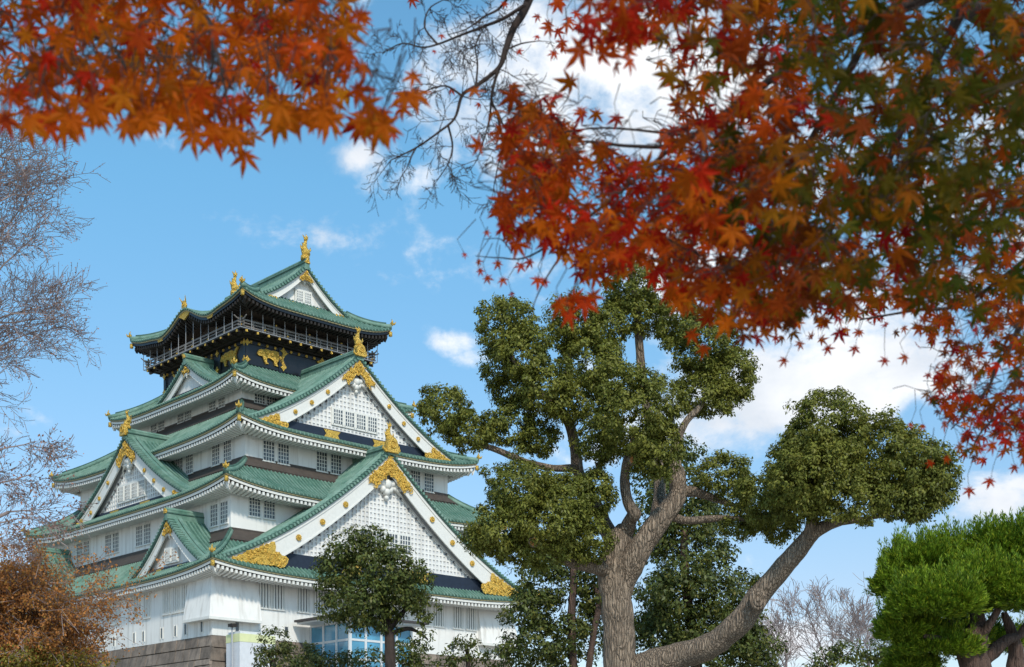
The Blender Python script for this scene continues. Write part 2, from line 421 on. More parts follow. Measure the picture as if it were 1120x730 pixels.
    for su in (-1, 1):
        for sv in (-1, 1):
            hip = MB(); caps = MB(); hips.append((hip, caps))
            pts = []
            for i in range(9):
                t = i/8; pts.append(Vector((su*lerp(hu, wu, t), sv*lerp(hv, wv, t), Z(lerp(ha, wa, t), t)+.13)))
            hip.tube(pts, .24, 8)
            hip.tube([p+Vector((0, 0, .24)) for p in pts[1:]], .13, 6, 1)
            # gold hip-end ornament
            e = pts[0]; d = (pts[0]-pts[2]).normalized()
            Q = lambda k1, k2, k3: e+d*k1*q_+q*k2*q_+Vector((0, 0, k3*q_+.12))
            q = d.cross(Vector((0, 0, 1)))
            caps.ball(Q(0, 0, .25), (.30*q_, .30*q_, .34*q_), 0, 8, 6)
            caps.tube([Q(0, 0, .3), Q(.1, 0, .65), Q(-.05, 0, 1.0)], [.2*q_, .13*q_, .03], 6)
            caps.tube([Q(-.2, 0, .2), Q(.45, 0, .28), Q(.62, 0, .6)], [.2*q_, .16*q_, .03], 6)
            for sgn in (-1, 1):
                caps.tube([Q(0, 0, .15), Q(0, .35*sgn, .28), Q(0, .42*sgn, .6)], [.18*q_, .13*q_, .03], 5)
            # gold bracket under corner
            caps.box(e.x-.13-su*.1, e.x+.13-su*.1, e.y-.13-sv*.1, e.y+.13-sv*.1, e.z-.95, e.z-.5, 0)
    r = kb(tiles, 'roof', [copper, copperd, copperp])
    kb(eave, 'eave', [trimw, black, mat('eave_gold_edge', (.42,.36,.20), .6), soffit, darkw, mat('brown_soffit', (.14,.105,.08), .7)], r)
    kb(raf, 'rafter_row', darkw if rf.get('top') else trimw, r)
    if flash.v: kb(flash, 'flashing', brownm, r)
    for h_, c_ in hips:
        kb(h_, 'hip_ridge', [copper, copperd], r, True); kb(c_, 'hip_ornament', gold, r, True)
    return r
roof_objs = [skirt(rf, i) for i, rf in enumerate(ROOFS)]

def wall_box(W, z0, z1, name='wall', m=plaster):
    mb = MB(); u, v = W
    mb.box(-u, u, -v, v, z0, z1); return kb(mb, name, m)
walls = [wall_box(W1, 12.7, 17.7), wall_box(W2, 20.6, 25.0), wall_box(W3, 27.4, 30.6), wall_box(W4, 33.8, 36.4)]

# flared corner bays (stone drop chutes) at the bottom tier
def bay(sd, a0, a1, ha, hb):
    T = SIDES[sd]; mb = MB()
    zb, zt = 14.05, 17.5; o = .62
    vs = [(a0, hb, zb), (a1, hb, zb), (a1, hb+o, zb), (a0, hb+o, zb), (a0, hb, zt), (a1, hb, zt), (a1, hb+.06, zt), (a0, hb+.06, zt)]
    mb.add([T(*p) for p in vs], [(0,1,2,3),(4,7,6,5),(3,2,6,7),(0,3,7,4),(1,5,6,2)])
    mb.box(a0-.04, a1+.04, hb, hb+o+.07, zb-.16, zb-.003, 1, T)
    kb(mb, 'corner_bay', [plaster, trimw])
def corner_bay(su, sv):
    mb = MB(); o = .62; zb, zt = 14.05, 17.5; u, v = W1; la, lb = 4.3, 3.6
    # L-shaped flared box wrapping the corner
    def ring(off, z): return [(su*(u-la), sv*(v+off), z), (su*(u+off), sv*(v+off), z), (su*(u+off), sv*(v-lb), z)]
    def inner(z): return [(su*(u-la), sv*v, z), (su*u, sv*v, z), (su*u, sv*(v-lb), z)]
    a, b = ring(o, zb), ring(.05, zt); mb.strip([a, b])
    for k in (0, 2):
        mb.add([a[k], b[k], inner(zt)[k], inner(zb)[k]], [(0,1,2,3)])
    c0, c1 = ring(o+.06, zb), ring(o+.06, zb-.15)
    mb.strip([[(p[0], p[1], p[2]+.08) for p in c0], c1], 1)
    mb.strip([c1, inner(zb-.15)], 1); mb.strip([[(p[0], p[1], p[2]+.08) for p in c0], [(p[0], p[1], p[2]+.08) for p in ring(o-.02, zb)]], 1)
    for k in (0, 2): mb.add([c1[k], c0[k], inner(zb)[k], inner(zb-.15)[k]], [(0,1,2,3)], 1)
    kb(mb, 'corner_bay', [plaster, trimw])
for su in (-1, 1):
    for sv in (-1, 1): corner_bay(su, sv)

# windows
def window(sd, a, hb, zc, wd, ht, style):
    """style 'bars' = thick vertical slats, 'lattice' = grid of muntins"""
    T = SIDES[sd]; fr = MB(); bars = MB(); f = .07
    x0, x1, z0, z1 = a-wd/2, a+wd/2, zc-ht/2, zc+ht/2
    for (p, q, r, s) in ((x0-f, x0, z0-f, z1+f), (x1, x1+f, z0-f, z1+f), (x0, x1, z1, z1+f), (x0, x1, z0-f, z0)):
        fr.box(p, q, hb-.05, hb+.06, r, s, 0, T)
    fr.box(x0-f-.05, x1+f+.05, hb+.003, hb+.12, z0-f-.07, z0-f-.003, 0, T)
    fr.box(x0, x1, hb-.05, hb+.006, z0, z1, 1, T)
    o = kb(fr, 'window', [trimw, glassd])
    if style == 'bars':
        n = 4
        for k in range(n):
            c = x0+wd*(k+.5)/n; bars.box(c-.085, c+.085, hb+.01, hb+.075, z0, z1, 0, T)
    else:
        for k in range(1, 4):
            c = x0+wd*k/4; bars.box(c-.032, c+.032, hb+.01, hb+.05, z0, z1, 0, T)
        for k in range(1, 5):
            c = z0+ht*k/5; bars.box(x0, x1, hb+.015, hb+.045, c-.028, c+.028, 0, T)
    kb(bars, 'window_bars', trimw, o)
for a in (-11.55,-10.2,-7.65,-6.05,-3.2,-1.75,.9,2.3,5.75,7.35,9.75,11.35): window('front', a, W1[1], 16.4, 1.12, 2.1, 'bars')
for a in (-14.5,-13.0,-11.4,-8.0,-6.2,-2.6,-1.1,2.2,3.7,7,8.5,11.5,13): window('left', a, W1[0], 16.15, 1.15, 2.1, 'bars')
for a in (-11.45,-10.0,-4.6,-3.1,3.1,4.6,10,11.4): window('front', a, W2[1], 24.0, 1.05, 1.55, 'lattice')
for a in (-14.5,-16.1,-9.5,-8.0,-3,-1.5,3,4.5,9,10.5): window('left', a, W2[0], 23.35, 1.1, 1.75, 'lattice')
for a in (-8.95,-7.45,-3.4,-1.85,3.1,4.6,7.3,8.95): window('front', a, W3[1], 29.4, 1.08, 1.65, 'lattice')
for a in (-10.7,-12.6,-6.2,-4.4,.2,2,6.5,8.2): window('left', a, W3[0], 29.55, 1.15, 1.75, 'lattice')
for a in (-.3,1.1,-4.7,-6.3,4.8,6.3): window('left', a, W4[0], 35.35, 1.05, 1.35, 'lattice')
for a in (-6.2,-4.9,-1.5,0,4.9,6.2): window('front', a, W4[1], 35.35, 1.05, 1.3, 'lattice')
for a in (-17.2,-14.6,-12.9,-10.6,-7.4,-5.75,-2,0,3,6,9,12,15):
    T = SIDES['left']; mb = MB(); zz = 13.5
    mb.box(a-.17, a+.17, W1[0]+.002, W1[0]+.02, zz-.42, zz+.42, 0, T); mb.box(a-.24, a-.17, W1[0], W1[0]+.07, zz-.5, zz+.5, 1, T); mb.box(a+.17, a+.24, W1[0], W1[0]+.07, zz-.5, zz+.5, 1, T)
    kb(mb, 'loophole', [glassd, trimw])
for a in (-14.2,-9.4,-4,0,4,9,14.7):
    T = SIDES['front']; mb = MB(); zz = 13.5
    mb.box(a-.17, a+.17, W1[1]+.002, W1[1]+.02, zz-.42, zz+.42, 0, T); mb.box(a-.24, a-.17, W1[1], W1[1]+.07, zz-.5, zz+.5, 1, T); mb.box(a+.17, a+.24, W1[1], W1[1]+.07, zz-.5, zz+.5, 1, T)
    kb(mb, 'loophole', [glassd, trimw])

# gold dolphin-like roof ornament (shachi)
def shachi(mb, T, a, b, z, h, onto=None):
    k = h/2.2
    def q(x, y, zz): return T(a+x*k, b+y*k, z+zz*k)
    mb.tube([q(0,0,0), q(0,0,.35)], [.42*k, .40*k], 10)
    mb.tube([q(0,.25,.35), q(0,.1,.6), q(0,-.12,.95), q(0,-.12,1.3), q(0,.05,1.6), q(0,.08,1.85)], [.34*k, .40*k, .33*k, .23*k, .14*k, .05*k], 10)
    for s in (-1, 1):
        mb.tube([q(0,.03,1.6), q(.14*s,.12,1.95), q(.30*s,.0,2.2)], [.12*k, .10*k, .02*k], 6)
        mb.tube([q(.25*s,.15,.75), q(.5*s,.1,.95), q(.55*s,0,1.25)], [.13*k, .09*k, .02*k], 6)
    mb.tube([q(0,.06,1.7), q(0,.22,2.0), q(0,.12,2.3)], [.11*k, .09*k, .02*k], 6)
    for i in range(4):
        zz = .75+.27*i; mb.tube([q(0,-.3-.02*i,zz), q(0,-.55,zz+.18)], [.09*k, .015*k], 5)

def onigawara(mb, T, a, b, z, s):
    """gold arched end tile"""
    poly = [(-.55,-.5),(.55,-.5),(.5,.1),(.38,.45),(.2,.62),(0,.68),(-.2,.62),(-.38,.45),(-.5,.1)]
    mb.prism([(a+x*s, z+y*s) for x, y in poly], b-.12*s, b+.22*s, T)
    ring = [T(a+.26*s*math.cos(t), b+.24*s, z+.12*s+.26*s*math.sin(t)) for t in [i*math.pi/6 for i in range(13)]]
    mb.tube(ring, .07*s, 5)
    for sg in (-1, 1): mb.tube([T(a+.5*sg*s, b, z-.4*s), T(a+.78*sg*s, b, z-.25*s), T(a+.72*sg*s, b, z+.1*s)], [.14*s, .1*s, .03*s], 5)

def filigree(mb, T, b, poly, rnd, n, r=.12):
    """gold relief plate with wavy rim, curls and beads inside a polygon of (a,z)"""
    out = []
    m = len(poly)
    for i in range(m):
        p, q = poly[i], poly[(i+1) % m]
        L = math.hypot(q[0]-p[0], q[1]-p[1]); k = max(2, int(L/.28))
        nx, nz = (q[1]-p[1])/L, -(q[0]-p[0])/L
        for j in range(k):
            t = j/k; o_ = .07*math.sin(j*math.pi)+(.07 if j % 2 else -.04)
            out.append((lerp(p[0], q[0], t)+nx*o_, lerp(p[1], q[1], t)+nz*o_))
    mb.prism(out, b, b+.06, T)
    def inside(x, z):
        c = False; j = m-1
        for i in range(m):
            if (poly[i][1] > z) != (poly[j][1] > z) and x < (poly[j][0]-poly[i][0])*(z-poly[i][1])/(poly[j][1]-poly[i][1])+poly[i][0]: c = not c
            j = i
        return c
    x0 = min(p[0] for p in poly); x1 = max(p[0] for p in poly); z0 = min(p[1] for p in poly); z1 = max(p[1] for p in poly)
    cnt = 0; tries = 0
    while cnt < n and tries < n*20:
        tries += 1
        x, z = rnd.uniform(x0, x1), rnd.uniform(z0, z1)
        if not inside(x, z): continue
        cnt += 1
        if rnd.random() < .5:
            mb.ball(T(x, b+.07, z), r*rnd.uniform(.6, 1.1), 0, 6, 4)
        else:
            a0 = rnd.uniform(0, 6.28); rr = r*rnd.uniform(1, 1.7)
            mb.tube([T(x+rr*math.cos(a0+t)*(1-.12*i), b+.08, z+rr*math.sin(a0+t)*(1-.12*i)) for i, t in enumerate([0, .9, 1.8, 2.7, 3.6, 4.5])], .05, 4)

def stud(mb, T, a, b, z, r):
    pts = [(a+r*(1+.10*(i % 2))*math.cos(i*math.pi/10), z+r*(1+.10*(i % 2))*math.sin(i*math.pi/10)) for i in range(20)]
    mb.prism(pts, b, b+.09, T); mb.ball(T(a, b+.1, z), r*.42, 0, 8, 5)
    for i in range(8):
        an = i*math.pi/4; mb.ball(T(a+r*.68*math.cos(an), b+.09, z+r*.68*math.sin(an)), r*.2, 0, 5, 4)

def gable(sd, c, bedge, hw, zf, za, depth, k=.42, bh=1.0, lattice=True, win=None, studs=True, band=None, seed=1, orn=1.0, ov=1.0, sh=True, fish=2.2, wz=None, twin_end=False):
    T0 = SIDES[sd]; rnd = random.Random(seed)
    def g_(r): r = min(1.06, abs(r)); return (1-r)*(1-k*r)
    def top(x): return zf+(za-zf)*g_(x/hw)
    T = lambda a, b, z: T0(a+c, b, z)
    b0 = bedge-ov; bb = bedge-depth
    xs = [math.copysign(abs(t)**1.0, t)*hw*1.03 for t in [i/20-1 for i in range(41)]]
    # --- roof slopes with ribs
    rf = MB(); th = .26
    for sg in (-1, 1):
        px_ = [x for x in xs if x*sg >= 0]; px_.sort(key=abs)
        rf.strip([[T(x, bedge, top(x)) for x in px_], [T(x, bb, top(x)) for x in px_]], 2)
        rf.strip([[T(x, bedge-.02, top(x)-th) for x in px_], [T(x, bb, top(x)-th) for x in px_]], 1)
        rf.strip([[T(x, bedge, top(x)) for x in px_], [T(x, bedge-.02, top(x)-th) for x in px_]], 1)
        n = int((depth-1.3)/.40)
        for i in range(n):
            b = bedge-1.55-i*.40; row = []
            for x in px_[::2]:
                z = top(x); r = .075
                row.append([T(x, b-r, z-.02), T(x, b-r*.6, z+.09), T(x, b+r*.6, z+.09), T(x, b+r, z-.02)])
            rf.strip(row, 0)
        # rake: raised tubes running along the verge + short cross tiles
        for (db, r, dz, m) in ((-1.18, .17, .12, 0), (-.75, .15, .08, 0)):
            rf.tube([T(x, bedge+db, top(x)+dz) for x in px_], r, 6, m)
        rf.strip([[T(x, bedge-1.0, top(x)+.06) for x in px_], [T(x, bedge-.9, top(x)+.06) for x in px_]], 1)
        L = 0; prev = None; step = .36; acc = 0
        for i in range(401):
            x = sg*hw*1.02*i/400; p = Vector((x, top(x)))
            if prev is not None:
                acc += (p-prev).length
                if acc >= step:
                    acc = 0; d = (p-prev).normalized(); nn = Vector((-d.y, d.x))*(1 if sg > 0 else -1); r = .12
                    q = [p-d*r-nn*.02, p-d*r*.6+nn*.12, p+d*r*.6+nn*.12, p+d*r-nn*.02]
                    rf.strip([[T(w_.x, bedge-.62, w_.y) for w_ in q], [T(w_.x, bedge+.05, w_.y) for w_ in q]], 0)
                    e = [T(w_.x, bedge+.05, w_.y) for w_ in q]+[T((p+d*r*.6-nn*.14).x, bedge+.05, (p+d*r*.6-nn*.14).y), T((p-d*r*.6-nn*.14).x, bedge+.05, (p-d*r*.6-nn*.14).y)]
                    rf.add(e, [(0,1,2,3,4,5)], 0)
            prev = p
    root = kb(rf, 'gable_roof', [copper, copperd, copperp])
    # --- ridge
    rd = MB(); zt = za+.05
    rd.box(-.26, .26, bb, bedge+.02, za-.35, za+.22, 0, T); rd.box(-.33, .33, bb, bedge+.04, za+.223, za+.30, 1, T)
    rd.box(-.22, .22, bb, bedge, za+.303, za+.48, 0, T)
    rd.tube([T(0, bb, za+.55), T(0, bedge+.05, za+.55)], .2, 8)
    kb(rd, 'ridge', [copper, copperd], root)
    # --- bargeboards
    bg_ = MB(); e1 = bedge-.16
    def offs(x, d):    # vertical drop below the roof line, thicker toward the foot
        return max(top(x)-th-d, min(top(x)-th-.02, zf-.42))
    for sg in (-1, 1):
        px_ = sorted([x for x in xs if x*sg >= 0], key=abs)
        for (d0, d1, bo, m) in ((.0, bh*.20, .0, 0), (bh*.2, bh*1.0, -.07, 0), (bh*1.0, bh*1.1, -.03, 0)):
            gr = lambda x: 1+.28*abs(x)/hw
            A = [T(x, e1+bo, offs(x, d0*gr(x))) for x in px_]; B = [T(x, e1+bo, offs(x, d1*gr(x))) for x in px_]
            A2 = [T(x, e1+bo-.14, offs(x, d0*gr(x))) for x in px_]; B2 = [T(x, e1+bo-.14, offs(x, d1*gr(x))) for x in px_]
            bg_.strip([A2, A, B, B2], m)
        # soffit between bargeboard and gable wall
        bg_.strip([[T(x, e1-.1, offs(x, .12)) for x in px_], [T(x, b0-.1, offs(x, .12)) for x in px_]], 0)
    kb(bg_, 'bargeboard', trimw, root)
    # --- gable wall
    gw = MB(); zl = zf+.1
    poly_x = [x for x in xs if top(x)-th > zl]
    pts = [(x, top(x)-th-.05) for x in poly_x]
    lo = [(x, zl-.6) for x in poly_x]
    gw.strip([[T(x, b0, z) for x, z in pts], [T(x, b0, z) for x, z in lo]], 1 if lattice else 0)
    if lattice:
        def lim(x): return top(x)-th-bh*(1.1+.3*abs(x)/hw)-.15
        sp = .42; n = int(hw/sp)
        for i in range(-n, n+1):
            x = i*sp; zt_ = lim(x)
            if zt_ > zl+.3: gw.box(x-.085, x+.085, b0+.0, b0+.09, zl, zt_, 0, T)
        z = zl+.3
        while z < za:
            xe = 0
            for x in [j*.1 for j in range(int(hw*10))]:
                if lim(x) > z: xe = x
            if xe > .3: gw.box(-xe, xe, b0+.0, b0+.075, z-.07, z+.07, 0, T)
            z += .42
        # inner mouldings following the slope
        for sg in (-1, 1):
            px_ = sorted([x for x in xs if x*sg >= 0 and lim(x) > zl+.1], key=abs)
            if len(px_) > 1:
                gw.strip([[T(x, b0+.12, lim(x)+.30) for x in px_], [T(x, b0+.12, lim(x)) for x in px_], [T(x, b0, lim(x)) for x in px_]], 0)
                gw.tube([T(x, b0+.13, lim(x)-.02) for x in px_], .06, 5, 0)
                for i, x in enumerate(px_[1:]):
                    gw.ball(T(x, b0+.16, lim(x)-.12), (.12,.12,.12), 2, 5, 4)  # row of dark beads along the moulding
    kb(gw, 'gable_wall', [plaster, grey, mat('dark_moulding_bead', (.12,.12,.13), .8)], root)
    # --- white gegyo pendant under the apex and gold apex plate
    s = orn*1.0; ap = top(0)-th
    pend = MB(); py = ap-bh*1.15-.55*s*1.2
    for (x, z, r) in ((0,0,.42),(-.45,.1,.3),(.45,.1,.3),(0,-.5,.3),(-.85,.0,.22),(.85,.0,.22),(-.3,-.35,.25),(.3,-.35,.25),(0,-.9,.18),(-1.15,-.2,.18),(1.15,-.2,.18)):
        pend.ball(T(x*s, b0+.35, py+z*s), (r*s*.95,)*3, 0, 8, 6)
    for sg in (-1, 1):
        pend.tube([T(sg*.2*s, b0+.3, py-.1*s), T(sg*.9*s, b0+.35, py-.25*s), T(sg*1.5*s, b0+.3, py-.75*s)], [.2*s, .14*s, .04*s], 6)
    kb(pend, 'gable_pendant', trimw, root, True)
    s = orn; e2 = e1+.0
    def G(name, f, sm=False):
        go = MB(); f(go); kb(go, name, gold, root, sm)
    # apex V plate lies on the bargeboards
    wv = 1.5*s; drop = bh*.95
    V = [(0, ap-.22)]
    for x in (.3*wv, .6*wv, .85*wv, 1.15*wv): V.append((x, top(x)-th-.24))
    V += [(1.2*wv, top(1.2*wv)-th-drop*.62), (.95*wv, top(.95*wv)-th-drop*.75), (.78*wv, top(.78*wv)-th-drop*1.35), (.45*wv, top(.45*wv)-th-drop*1.1), (0, ap-drop*1.25)]
    V += [(-x, z) for x, z in V[1:-1]][::-1]
    def apex(go):
        filigree(go, T, e2+.0, V, rnd, int(46*s*s)+6, .10+.05*s)
        stud(go, T, 0, e2+.06, ap-drop*.62, .34*s)
    G('apex_ornament', apex)
    # foot plates
    for sg in (-1, 1):
        xa, xb, xc = hw*.93, hw*.70, hw*.62
        zb_ = max(zf+.12, top(xa)-th-.55)
        pl = [(sg*hw*.97, top(hw*.97)-th-.2), (sg*xb, top(xb)-th-.28), (sg*xb*.99, top(xb)-th-.28-bh*.55), (sg*xc, zf+.05+bh*.35), (sg*xc*1.03, zf-.15), (sg*hw*.9, zf-.2)]
        if sg < 0: pl = pl[::-1]
        G('foot_ornament', lambda go: filigree(go, T, e2+.01, pl, rnd, int(26*s*s)+6, .09+.05*s))
        if studs:
            for fx in (.28, .42, .56):
                x = sg*hw*fx; z = top(x)-th-bh*(.62+.17*fx)
                G('rosette', lambda go: stud(go, T, x, e2-.02, z, .19*s))
    G('ridge_end_tile', lambda go: onigawara(go, T, 0, bedge+.03, za+.41, .9*s))
    if sh:
        G('roof_dolphin', lambda go: shachi(go, T, 0, bedge-.35, za+.65, fish), True)
    if twin_end:
        G('roof_dolphin', lambda go: shachi(go, T, 0, bb+1.6, za+.6, fish), True)
    # --- dark band at the bottom with gold clamps
    if band:
        bd = MB(); bz0, bz1, bwid = band
        bd.box(-bwid, bwid, b0, b0+.35, bz0, bz1, 0, T)
        kb(bd, 'dark_band', navy, root)
        for fx in (-.32, .32):
            x = fx*bwid
            G('band_clamp', lambda gc: gc.prism([(x-.9*s, bz0+.1), (x-.62*s, (bz0+bz1)/2), (x-.9*s, bz1-.1), (x+.9*s, bz1-.1), (x+.62*s, (bz0+bz1)/2), (x+.9*s, bz0+.1)], b0+.35, b0+.42, T))
    if win:
        n, ww, wh, zc = win
        fr = MB()
        tw = n*ww+(n-1)*.32
        fr.box(-tw/2-.18, tw/2+.18, b0+.02, b0+.20, zc-wh/2-.18, zc+wh/2+.18, 0, T)
        for i in range(n):
            x0 = -tw/2+i*(ww+.32)
            fr.box(x0, x0+ww, b0+.19, b0+.215, zc-wh/2, zc+wh/2, 1, T)
            for j in range(1, 4): cx = x0+ww*j/4; fr.box(cx-.04, cx+.04, b0+.2, b0+.25, zc-wh/2, zc+wh/2, 0, T)
            for j in range(1, 4): cz = zc-wh/2+wh*j/4; fr.box(x0, x0+ww, b0+.2, b0+.245, cz-.035, cz+.035, 0, T)
            fr.box(x0-.07, x0, b0+.19, b0+.28, zc-wh/2-.05, zc+wh/2+.05, 0, T); fr.box(x0+ww, x0+ww+.07, b0+.19, b0+.28, zc-wh/2-.05, zc+wh/2+.05, 0, T)
        kb(fr, 'gable_window', [trimw, glassd], root)
    return root

gable('front', .25, 20.75, 17.2, 18.75, 30.0, 6.0, bh=1.5, win=(4, 1.15, 1.6, 22.1), band=(18.75, 19.9, 11.6), seed=2, orn=1.3, fish=1.9, ov=1.05)
gable('front', -.3, 16.95, 12.2, 31.3, 39.1, 9.0, bh=1.1, win=(4, .95, 1.25, 33.45), band=(31.2, 32.15, 8.4), seed=3, orn=1.0, fish=2.0, ov=.95)
gable('left', -.3, 14.65, 12.4, 25.2, 32.6, 6.0, bh=1.2, win=(4, 1.0, 1.3, 27.6), band=(25.3, 26.3, 9.0), seed=4, orn=1.0, fish=1.7, ov=.9)
for cc, sd_ in ((-12.6, 5), (12.6, 6)):
    gable('left', cc, 17.25, 7.0, 18.1, 23.1, 4.6, bh=.75, lattice=False, win=(2, .8, 1.0, 19.9), band=(18.1, 18.95, 5.6), seed=sd_, orn=.42, fish=1.2, studs=False, ov=.7, sh=False)
gable('left', -1.5, 9.15, 6.0, 37.05, 40.3, 3.4, bh=.6, lattice=False, band=(37.0, 37.5, 5.2), seed=7, orn=.36, studs=False, ov=.6, sh=False)
gable('front', 0, 8.25, 5.45, 45.75, 49.7, 14.4, bh=.62, lattice=False, win=(2, .6, .9, 46.9), band=(45.6, 46.2, 4.4), seed=8, orn=.42, fish=2.3, studs=False, ov=.8, twin_end=True)

# --- black top storey with gold tigers, gallery and railing
mb = MB(); mb.box(-W5[0], W5[0], -W5[1], W5[1], 38.6, 41.65, 0)
for sd_, (A, B) in {'front': (W5[0], W5[1]), 'left': (W5[1], W5[0])}.items():
    T = SIDES[sd_]
    for z in (39.5, 41.4): mb.box(-A-.06, A+.06, B, B+.10, z-.12, z+.12, 0, T)
    for x in (-A, -A*.4, A*.4, A): mb.box(x-.2, x+.2, B+.1, B+.16, 39.2, 41.6, 0, T)
top_wall = kb(mb, 'black_wall', black)
gls = []
TIGER = [(-1.75,.05),(-1.6,.45),(-1.35,.62),(-1.0,.60),(-.75,.78),(-.2,.70),(.35,.80),(.8,.72),(1.1,.45),(1.35,.75),(1.7,.95),(1.95,.85),(1.75,.72),(1.5,.45),(1.3,.05),
         (1.45,-.35),(1.75,-.75),(1.45,-.85),(1.1,-.45),(.8,-.15),(.55,-.55),(.7,-.85),(.35,-.85),(.2,-.35),(-.3,-.15),(-.6,-.2),(-.65,-.6),(-.4,-.85),(-.8,-.85),(-1.0,-.4),(-1.15,-.1),(-1.45,-.15),(-1.7,-.05)]
for sd_, A, B, cs_ in (('front', W5[0], W5[1], ((-3.4, -1), (3.4, 1))), ('left', W5[1], W5[0], ((-4.6, 1), (0, 1), (4.2, -1)))):
    T = SIDES[sd_]
    for (cx, mir) in cs_:
        sc_ = .92 if sd_ == 'front' else .85
        poly = [(cx-mir*x*sc_, 40.48+z*sc_*.92) for x, z in TIGER]
        if mir > 0: poly = poly[::-1]
        t_ = MB(); t_.prism(poly, B+.02, B+.16, T)
        for (x, z, r) in ((-1.3,.3,.34),(-.6,.35,.36),(0,.3,.38),(.6,.35,.36),(1.0,.15,.3),(-.8,-.3,.2),(.5,-.3,.2),(1.3,-.4,.2)):
            t_.ball(T(cx-mir*x*sc_, B+.12, 40.48+z*sc_*.92), r*sc_*.62, 0, 8, 5)
        kb(t_, 'tiger_relief', gold, top_wall)
    # studs, corner fittings
    for x in (-A, -A*.36, A*.36, A):
        for z in (39.75, 41.3):
            gl = MB(); gls.append(gl); gl.prism([(x-.34, z), (x-.13, z+.13), (x, z+.34), (x+.13, z+.13), (x+.34, z), (x+.13, z-.13), (x, z-.34), (x-.13, z-.13)], B+.17, B+.24, T)
    for i in range(14):
        x = lerp(-A, A, (i+.5)/14)
        for z in (41.4,): gl = MB(); gls.append(gl); stud(gl, T, x, B+.1, z, .12)
for gl in gls: kb(gl, 'gold_fitting', gold, top_wall)
# balcony deck on stacked brackets
bal = MB(); bcaps = []; DU, DV = 7.55, 8.75
for (o, z0, z1) in ((.4, 41.66, 41.8), (.8, 41.803, 41.9), (1.05, 41.903, 41.98)): bal.box(-W5[0]-o, W5[0]+o, -W5[1]-o, W5[1]+o, z0, z1, 0)
bal.box(-DU, DU, -DV, DV, 41.983, 42.12, 0)
for sd_, (A, B) in {'front': (DU, DV), 'left': (DV, DU), 'right': (DV, DU), 'back': (DU, DV)}.items():
    T = SIDES[sd_]; n = 13
    for i in range(n):
        x = lerp(-A+.5, A-.5, i/(n-1))
        bal.box(x-.1, x+.1, B-1.3, B+.12, 41.74, 41.93, 0, T)
        q = MB(); q.box(x-.11, x+.11, B+.122, B+.17, 41.73, 41.94, 0, T); bcaps.append(q)
bdeck = kb(bal, 'balcony', darkw)
for q in bcaps: kb(q, 'beam_cap', gold, bdeck)
rail = MB(); rg = MB()
for sd_, (A, B) in {'front': (DU, DV), 'left': (DV, DU), 'right': (DV, DU), 'back': (DU, DV)}.items():
    T = SIDES[sd_]; B1 = B-.15
    for z, h in ((42.3, .06), (42.58, .05), (42.86, .075)): rail.box(-A-.25, A+.25, B1-.05, B1+.05, z-h, z+h, 0, T)
    for sg in (-1, 1): rail.tube([T(sg*A, B1, 42.86), T(sg*(A+.35), B1, 42.89), T(sg*(A+.65), B1, 43.06)], .06, 5)
    n = 13
    for i in range(n):
        x = lerp(-A+.15, A-.15, i/(n-1)); rail.box(x-.06, x+.06, B1-.06, B1+.06, 42.12, 42.9 if i % 3 else 43.02, 0, T)
        if i % 3 == 0: rg.ball(T(x, B1, 43.08), .10, 0, 6, 4)
        if i % 2 == 0: rg.box(x-.1, x+.1, B1+.06, B1+.1, 42.28, 42.42, 0, T)
ro = kb(rail, 'railing', mat('railing_timber', (.20,.18,.165), .6)); kb(rg, 'railing_finial', gold, ro)
# gallery walls, posts, mesh
gm = MB(); gm.box(-5.6, 5.6, -6.9, 6.9, 42.1, 45.2, 0)
for sd_, (A, B) in {'front': (5.6, 6.9), 'left': (6.9, 5.6)}.items():
    T = SIDES[sd_]
    for i in range(7):
        x = lerp(-A, A, i/6); gm.box(x-.14, x+.14, B, B+.12, 42.1, 44.3, 1, T)
    gm.box(-A, A, B, B+.1, 43.75, 43.95, 1, T)
    for i in range(6):
        x = lerp(-A, A, (i+.5)/6); gm.box(x-.6, x+.6, B+.003, B+.05, 42.3, 43.6, 2, T)
kb(gm, 'gallery_wall', [interior, darkw, glassd])
net = MB()
for sd_, (A, B) in {'front': (7.75, 8.95), 'left': (8.95, 7.75), 'right': (8.95, 7.75), 'back': (7.75, 8.95)}.items():
    T = SIDES[sd_]; n = 13
    net.box(-A, A, B-.02, B+.02, 42.0, 42.05, 0, T)
    for i in range(n+1):
        x = lerp(-A, A, i/n); net.box(x-.022, x+.022, B-.022, B+.022, 42.0, 43.85+(kara(x)*.85 if sd_ in ('left','right') else 0)+(.35 if i in (0, n) else 0), 0, T)
kb(net, 'safety_netting', wire)

# cusped (karahafu) gold fittings on the left eave of the top roof
T = SIDES['left']
kf = MB(); kf.prism([(-1.0, 45.15), (-.6, 45.42), (0, 45.5), (.6, 45.42), (1.0, 45.15), (.5, 44.95), (0, 44.7), (-.5, 44.95)], 8.2, 8.34, T); kb(kf, 'cusped_gable_fitting', gold, roof_objs[4])
for x in (-4.6, 4.6):
    kf = MB(); kf.prism([(x-.55, 43.95), (x-.2, 44.1), (x+.55, 43.95), (x+.35, 43.72), (x-.35, 43.72)], 8.2, 8.32, T); kb(kf, 'eave_fitting', gold, roof_objs[4])
kf = MB(); onigawara(kf, T, 0, 8.3, 46.1, .6)
for x in (-.2, .25): kf.tube([T(x, 8.3, 46.3), T(x*2.4, 8.5, 46.9)], [.1, .02], 5)
kb(kf, 'ridge_end_tile', gold, roof_objs[4])

